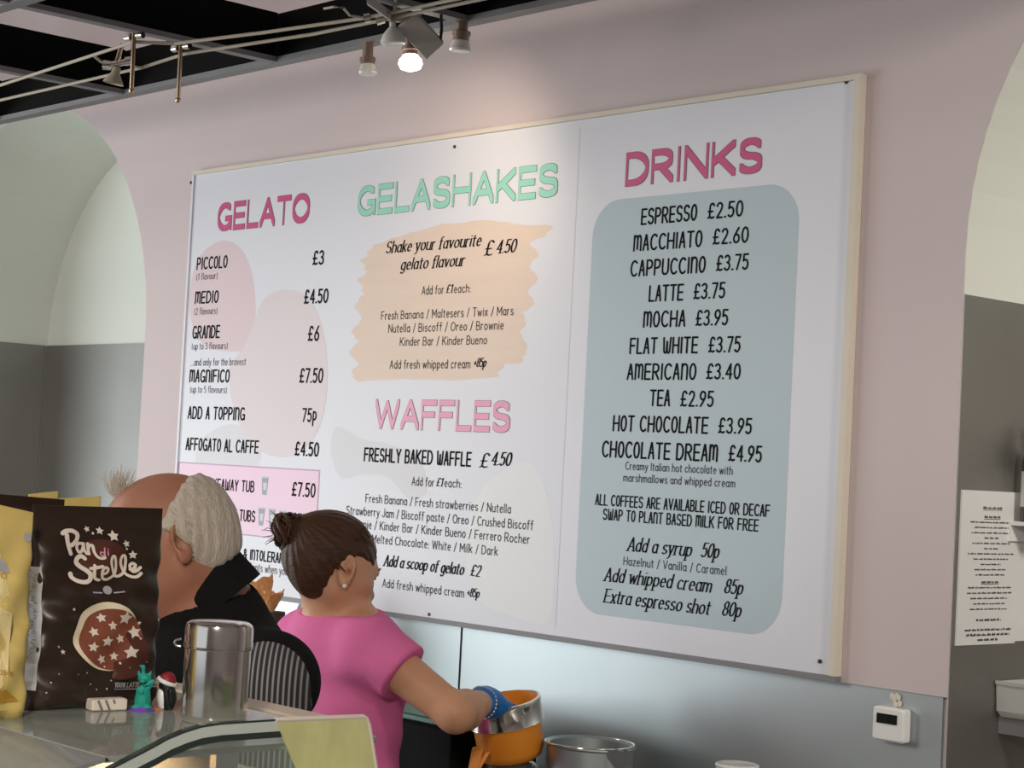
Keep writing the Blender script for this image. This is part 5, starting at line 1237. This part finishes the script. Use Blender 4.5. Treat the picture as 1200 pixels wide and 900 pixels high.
for k in range(46):
    p0 = rnd.uniform(0, 2*pi); tilt_ = rnd.uniform(-.9, .9); Rb = rnd.uniform(.028, .038)
    nn = nrm(ba*1.0+e1*rnd.uniform(-.9, .9)+e2*rnd.uniform(-.9, .9)); s1, s2 = frame(nn)
    off_ = ba*rnd.uniform(-.006, .010)+e1*rnd.uniform(-.006,.006)
    ln = rnd.uniform(2.0, 4.6)
    m.tube([bunc+off_+(s1*cos(p0+t_)+s2*sin(p0+t_))*Rb*(1+.06*sin(3*t_)) for t_ in np.linspace(0, ln, 14)], [.0008+.0038*sin(pi*i/13) for i in range(14)], 6)
for k in range(9):
    d_ = nrm(-RT*rnd.uniform(.3, 1)+UP*rnd.uniform(-.6, .6)-FW*.2); a = bunc+d_*.034
    m.tube([a, a+d_*.010+UP*.002, a+d_*.022-UP*rnd.uniform(-.004, .006)], [.0010, .0008, .0003], 5)
m.build('bun_strands', M['hair_g'], per, True)
m = MB()
for k in range(110):                                     # combed strands from hairline to bun
    a = rnd.uniform(-1.25, 1.35); fstart = rnd.uniform(-.02, .045)
    path = []
    st_ = HL(fstart, .080*sin(a)*.98, .012+.085*cos(a)) if abs(a) < 1.2 else HL(fstart*.5-.02, .08*np.sign(a), -.02)
    for t_ in np.linspace(0, 1, 9):
        p_ = st_*(1-t_)+bunroot*t_; q_ = p_-hc; qq = np.array([q_@HA[0]/.1085, q_@HA[1]/.0875, q_@HA[2]/.1015]); r_ = np.linalg.norm(qq)
        path.append(hc+q_/max(r_, .3)*1.0)
    m.tube(path, [.0004+.0013*sin(pi*(.15+.85*i/8)) for i in range(9)], 5)
m.build('combed_strands', M['hair_g'], per, True)
# earring, bracelet, glove, eyes, lips
er = HL(-.003, .087, -.048)
tag(MB().ell(er, (.0052,.0052,.0052), n=12).build('earring', M['pearl'], per, True), 'white stud earring')
m = MB()
for s in (1, -1): m.ell(HL(.079, s*.031, -.018), (.0125,.0125,.0115), HA, 14)
m.build('eyes', M['eye'], per, True)
m = MB()
for s in (1, -1):
    m.tube([HL(.091,s*.018,-.012), HL(.094,s*.031,-.008), HL(.086,s*.044,-.013)], .0018, 6); m.tube([HL(.098,s*.014,.006), HL(.099,s*.03,.011), HL(.088,s*.046,.006)], [.002,.0028,.0012], 6)
m.build('brows_and_lashes', M['hair_g'], per, True)
sdf_obj('lips', union([(sd_ell(HL(.0905,0,-.0715), (.0105,.021,.0052), HA), 0), (sd_ell(HL(.0885,0,-.081), (.0105,.018,.0058), HA), .002)]), *around([HL(.09,0,-.076)], .03), .0016, M['lip'], per)
glR = union([(p_[0], p_[1]) for p_ in hand_prims(wrR+fw*.012, nrm(hdir*1.0+RT*.5-Z3*.25), nrm(-Z3*1.0+RT*.2), FW*1.0+Z3*.1, .92, .55, .0035)]+[(sd_cap(wrR-fw*.012, wrR+fw*.03, .034, .030), .015)])
def wr_(f, c_): return lambda P: f(P)+.0012*np.sin((P-c_)@nrm((1,1,2))*260)*np.sin((P-c_)@nrm((1,-1,.5))*150)
lo, hi = around([wrR, wrR+fw*.1, hkR, hkR+hdir*.1, hkR-Z3*.1], .07)
tag(sdf_obj('glove', wr_(glR, wrR), lo, hi, .0025, M['glove'], per), 'blue disposable glove')
glL = union(hand_prims(wrL, nrm(Fb*.4-Z3), -Sb*-1, Fb, .90, .5, .003))
lo, hi = around([wrL, wrL+Fb*.1-Z3*.18], .08); tag(sdf_obj('glove', glL, lo, hi, .003, M['glove'], per), 'blue disposable glove on the hidden hand')
s1, s2 = frame(fw); m = MB(); bc_ = wrR-fw*.016
for k in range(26):
    a = 2*pi*k/26; m.ell(bc_+(s1*cos(a)+s2*sin(a))*.0325+fw*.004*sin(a), (.0030,)*3, n=8)
tag(m.build('bracelet', M['pearl'], per, True), 'thin beaded bracelet')

# ------------------------------------------------------------------ the man behind the display
md = 3.03
def mn(x, y, dd=0.0): return dp(x, y, md+dd)
Fm = nrm(-RT*.90-UP*.30-FW*.26); Um = nrm(UP-RT*.32)
Fbm = nrm(v3((-RT[0], -RT[1], 0))); Sbm = np.cross(Fbm, Z3)         # his right side (away from the camera)
if Sbm@FW < 0: Sbm = -Sbm
hcm = mn(194, 625)
headm, ML, MA = head_prims(hcm, Fm, Um, 1.06, False)
nbm = mn(252, 718, .02); chm = mn(248, 862, .03); hipm = mn(300, 1085, .03)
man = thing('person', 'white-haired balding man in a black vest over a striped shirt, bending behind the display', 'person', (hipm[0], hipm[1], 0))
shl = mn(312, 803, -.15); shr = mn(246, 775, .20)
ell_ = mn(318, 990, -.16); wrl = ell_+Fbm*.20-Z3*.02-FW*.0
elr = mn(250, 980, .25); wrr = elr+Fbm*.18
AXm = nrm(chm-hipm); Fx = nrm(Fbm-AXm*(Fbm@AXm))
tm = [(sd_ell(chm+AXm*.02, (.112,.165,.20), (Fx,Sbm,AXm)), 0), (sd_ell((chm+hipm)/2, (.120,.155,.19), (Fx,Sbm,AXm)), .1), (sd_ell(hipm, (.125,.165,.15), (Fbm,Sbm,Z3)), .1), (sd_cap(shl+FW*.03, shr-FW*.03, .062, .062), .08),
      (sd_cap(nbm, chm+AXm*.06, .052, .09), .06)]
nkm = [(sd_cap(nbm, mn(232,668), .056, .054), .035), (sd_cap(mn(215,705), mn(215,660), .04, .045), .03)]
aml = [(sd_cap(shl, ell_, .052, .043), .03), (sd_cap(ell_, wrl, .042, .029), .02)]
amr = [(sd_cap(shr, elr, .052, .043), .03), (sd_cap(elr, wrr, .042, .029), .02)]
lgm = []
for s in (1, -1):
    h0 = hipm+Sbm*s*.09; kn = v3((h0[0], h0[1], .47))+Fbm*.02; an = v3((h0[0], h0[1], .09))-Fbm*.02
    lgm += [(sd_cap(h0, kn, .088, .06), .05), (sd_cap(kn, an, .058, .04), .03), (sd_cap(an, an+Fbm*.15-Z3*.045, .038, .032), .03)]
hml = hand_prims(wrl, Fbm, -Z3, Sbm, 1.0, .5); hmr = hand_prims(wrr, Fbm, -Z3, -Sbm, 1.0, .5)
bodym = union([(union(tm), 0), (union(nkm), .05), (headm, .025), (union(aml), .03), (union(amr), .03), (union(lgm), .04), (union(hml), .01), (union(hmr), .01)])
lo, hi = around([hcm+v3((.12,.12,.12)), hcm-v3((.12,.12,.12)), shl, shr, ell_, elr, wrl+Fbm*.2, wrr+Fbm*.2, hipm+Sbm*.18, hipm-Sbm*.18, v3((hipm[0], hipm[1], 0))+Fbm*.2], .09); lo[2] = -.02
sdf_obj('body', bodym, lo, hi, .0052, M['skin_m'], man)
# shirt: torso and long sleeves
tors = union(tm)
shirt = union([(grow(tors, .008), 0), (sd_cap(shl, ell_, .064, .055), .03), (sd_cap(ell_, wrl, .053, .040), .02), (sd_cap(shr, elr, .064, .055), .03), (sd_cap(elr, wrr, .053, .040), .02)])
ctop = mn(247, 694)
shirt = cut(shirt, plane(mn(250, 700, .02), nrm(UP*.75-RT*.62)), .006)
shirt = cut(shirt, plane(wrl-Fbm*.01, Fbm), .004)
shirt = minus(shirt, grow(union(nkm), .006), .004)
lo, hi = around([shl, shr, ell_, elr, wrl, wrr, hipm, nbm], .16)
tag(sdf_obj('shirt', shirt, lo, hi, .0055, M['sleeve'], man), 'dark shirt with fine pale stripes')
vest = union([(grow(tors, .018), 0), (sd_cap(shl+FW*.055-RT*.008, shr-FW*.05, .062, .062), .025)])
vest = cut(vest, plane(mn(252, 698, .02)+nrm(UP*.75-RT*.62)*.050, nrm(UP*.75-RT*.62)), .010)
armhole = sd_ell(mn(318, 845, -.20), (.050, .14, .100), (nrm(RT+UP*.0), FW, UP))
vest = minus(vest, armhole, .010)
vest = minus(vest, union([(sd_cap(shr+Sbm*.03, elr+Sbm*.06, .07, .06), 0)]), .01)
vest = cut(vest, plane(hipm-Z3*.12, -Z3), .005)
vest = minus(vest, grow(union(nkm), .012), .006)
lo, hi = around([shl, shr, hipm, nbm, chm+Fx*.1, chm-Fx*.1], .15)
vo = tag(sdf_obj('vest', vest, lo, hi, .005, M['vest'], man), 'black sleeveless vest')
# stand-up collar: a leaning band round the neck
cax = nrm(UP*.75-RT*.62); cc = mn(243, 690, .02); s1, s2 = frame(cax)
s1 = nrm(RT-cax*(RT@cax)); s2 = np.cross(cax, s1)
def collar(name, r0, r1, h0, h1, th_, m_, lab, a0=-2.35, a1=2.35, ce=None):
    mb_ = MB(); rings = []
    for a in np.linspace(a0, a1, 40):
        dr = s1*cos(a)+s2*sin(a); k = .75+.25*cos(a*.62)
        c_ = cc if ce is None else ce
        pA = c_+cax*h0+dr*r0; pB = c_+cax*(h0+(h1-h0)*k)+dr*r1
        rings.append([pA, pB, pB+cax*.003+dr*th_*.5, pB+dr*th_, pA+dr*th_])
    mb_.rings(rings, True); return tag(mb_.build(name, m_, man, True), lab)
collar('vest_collar', .070, .067, -.036, .026, .010, M['vest'], 'black stand-up collar of the vest', -2.9, 2.9)
collar('shirt_collar', .059, .062, -.02, .022, .003, M['white'], 'pale shirt collar just showing', -2.6, 2.6)
trm = cut(grow(union([(sd_ell(hipm, (.125,.165,.15), (Fbm,Sbm,Z3)), 0)]+lgm), .014), plane(v3((0,0,.09)), -Z3), .004); trm = cut(trm, plane(hipm+Z3*.06, Z3), .004)
lo, hi = around([hipm-Sbm*.2, hipm+Sbm*.2, v3((hipm[0], hipm[1], .05)), hipm+Fbm*.1, hipm-Fbm*.1], .12)
tag(sdf_obj('trousers', trm, lo, hi, .009, M['trouser'], man), 'dark trousers')
for s in (1, -1):
    an = v3((hipm[0], hipm[1], 0))+Sbm*s*.09-Fbm*.02
    sh_f = cut(union([(sd_ell(an+Z3*.05, (.06,.05,.06), (Fbm,Sbm,Z3)), 0), (sd_ell(an+Fbm*.11+Z3*.035, (.095,.05,.046), (Fbm,Sbm,Z3)), .03)]), plane((0,0,.001), -Z3), .003)
    lo, hi = around([an-Fbm*.07, an+Fbm*.23, an+Sbm*.06, an-Sbm*.06, an+Z3*.12], .02); sdf_obj('shoe', sh_f, lo, hi, .006, M['shoe'], man)
# hair: a white fringe round the back and sides, wisps over the brow
hm = union([(sd_ell(hcm-Fm*.004, (.113,.091,.104), MA), 0), (sd_ell(ML(-.050,0,-.035), (.058,.066,.070), MA), .02)])
hm = cut(hm, plane(mn(206,584), nrm(-RT*.90+UP*.42)), .030)
hm = minus(hm, sd_ell(ML(.020,.085,-.050), (.046,.05,.062), MA), .01); hm = minus(hm, sd_ell(ML(.020,-.085,-.050), (.046,.05,.062), MA), .01)
hm = cut(hm, plane(ML(-.06,0,-.075), nrm(-Um-Fm*.35)), .012)
def strand(f):
    def h_(P):
        q_ = P-hcm; a = q_@MA[0]; b = q_@MA[1]; c2 = q_@MA[2]
        return f(P)+.0007*np.sin(a*330+c2*90+np.sin(b*90))+.0006*np.sin((a-b)*260+c2*60)
    return h_
lo, hi = around([hcm], .16)
tag(sdf_obj('hair', strand(hm), lo, hi, .0032, M['hair_m'], man), 'white hair round the back and sides')
m = MB(); rnd = np.random.default_rng(8)
for k in range(420):
    th_ = rnd.uniform(-1.5, 1.5); up = rnd.uniform(-.035, .060)
    dr = nrm(-MA[0]*cos(th_)+MA[1]*sin(th_)); a = hcm+dr*.1+MA[2]*up
    def onhead(p_, e=1.0):
        q_ = p_-hcm; return hcm+q_*e/np.linalg.norm([q_@MA[0]/.1125, q_@MA[1]/.0905, q_@MA[2]/.1045])
    d_ = nrm(-MA[2]*.8-MA[0]*.5+MA[1]*rnd.uniform(-.25,.25)); L2 = rnd.uniform(.025, .05)
    path = [onhead(a+d_*L2*t_, 1.0+.05*t_*t_*rnd.uniform(.3, 1)) for t_ in np.linspace(0, 1, 6)]
    if (path[-1]-hcm)@MA[2] < -.080 or (path[0]-mn(206,584))@nrm(-RT*.90+UP*.42) > -.006: continue
    m.tube(path, [.0010,.0011,.001,.0009,.0007,.0003], 5)
m.build('loose_hair', M['hair_m'], man, True)
m = MB()
for k in range(150):
    a = mn(138+rnd.uniform(-6, 14), 584-rnd.uniform(0, 6), rnd.uniform(-.03, .03)); ln = rnd.uniform(.022, .042)
    d_ = nrm(UP*rnd.uniform(.35, 1)-RT*rnd.uniform(-.1, .8)+FW*rnd.uniform(-.3, .3)); b_ = nrm(RT*rnd.uniform(-.2, 1)+UP*.2)
    m.tube([a+d_*ln*t_+b_*.014*t_*t_ for t_ in np.linspace(0, 1, 7)], [.0004]*5+[.0003,.0002], 4)
tag(m.build('wisps', M['hair_m'], man, True), 'wispy white tuft over the brow')
m = MB()
for s in (1, -1): m.ell(ML(.079, s*.031, -.018), (.0125,.0125,.0115), MA, 14)
m.build('eyes', M['eye'], man, True)
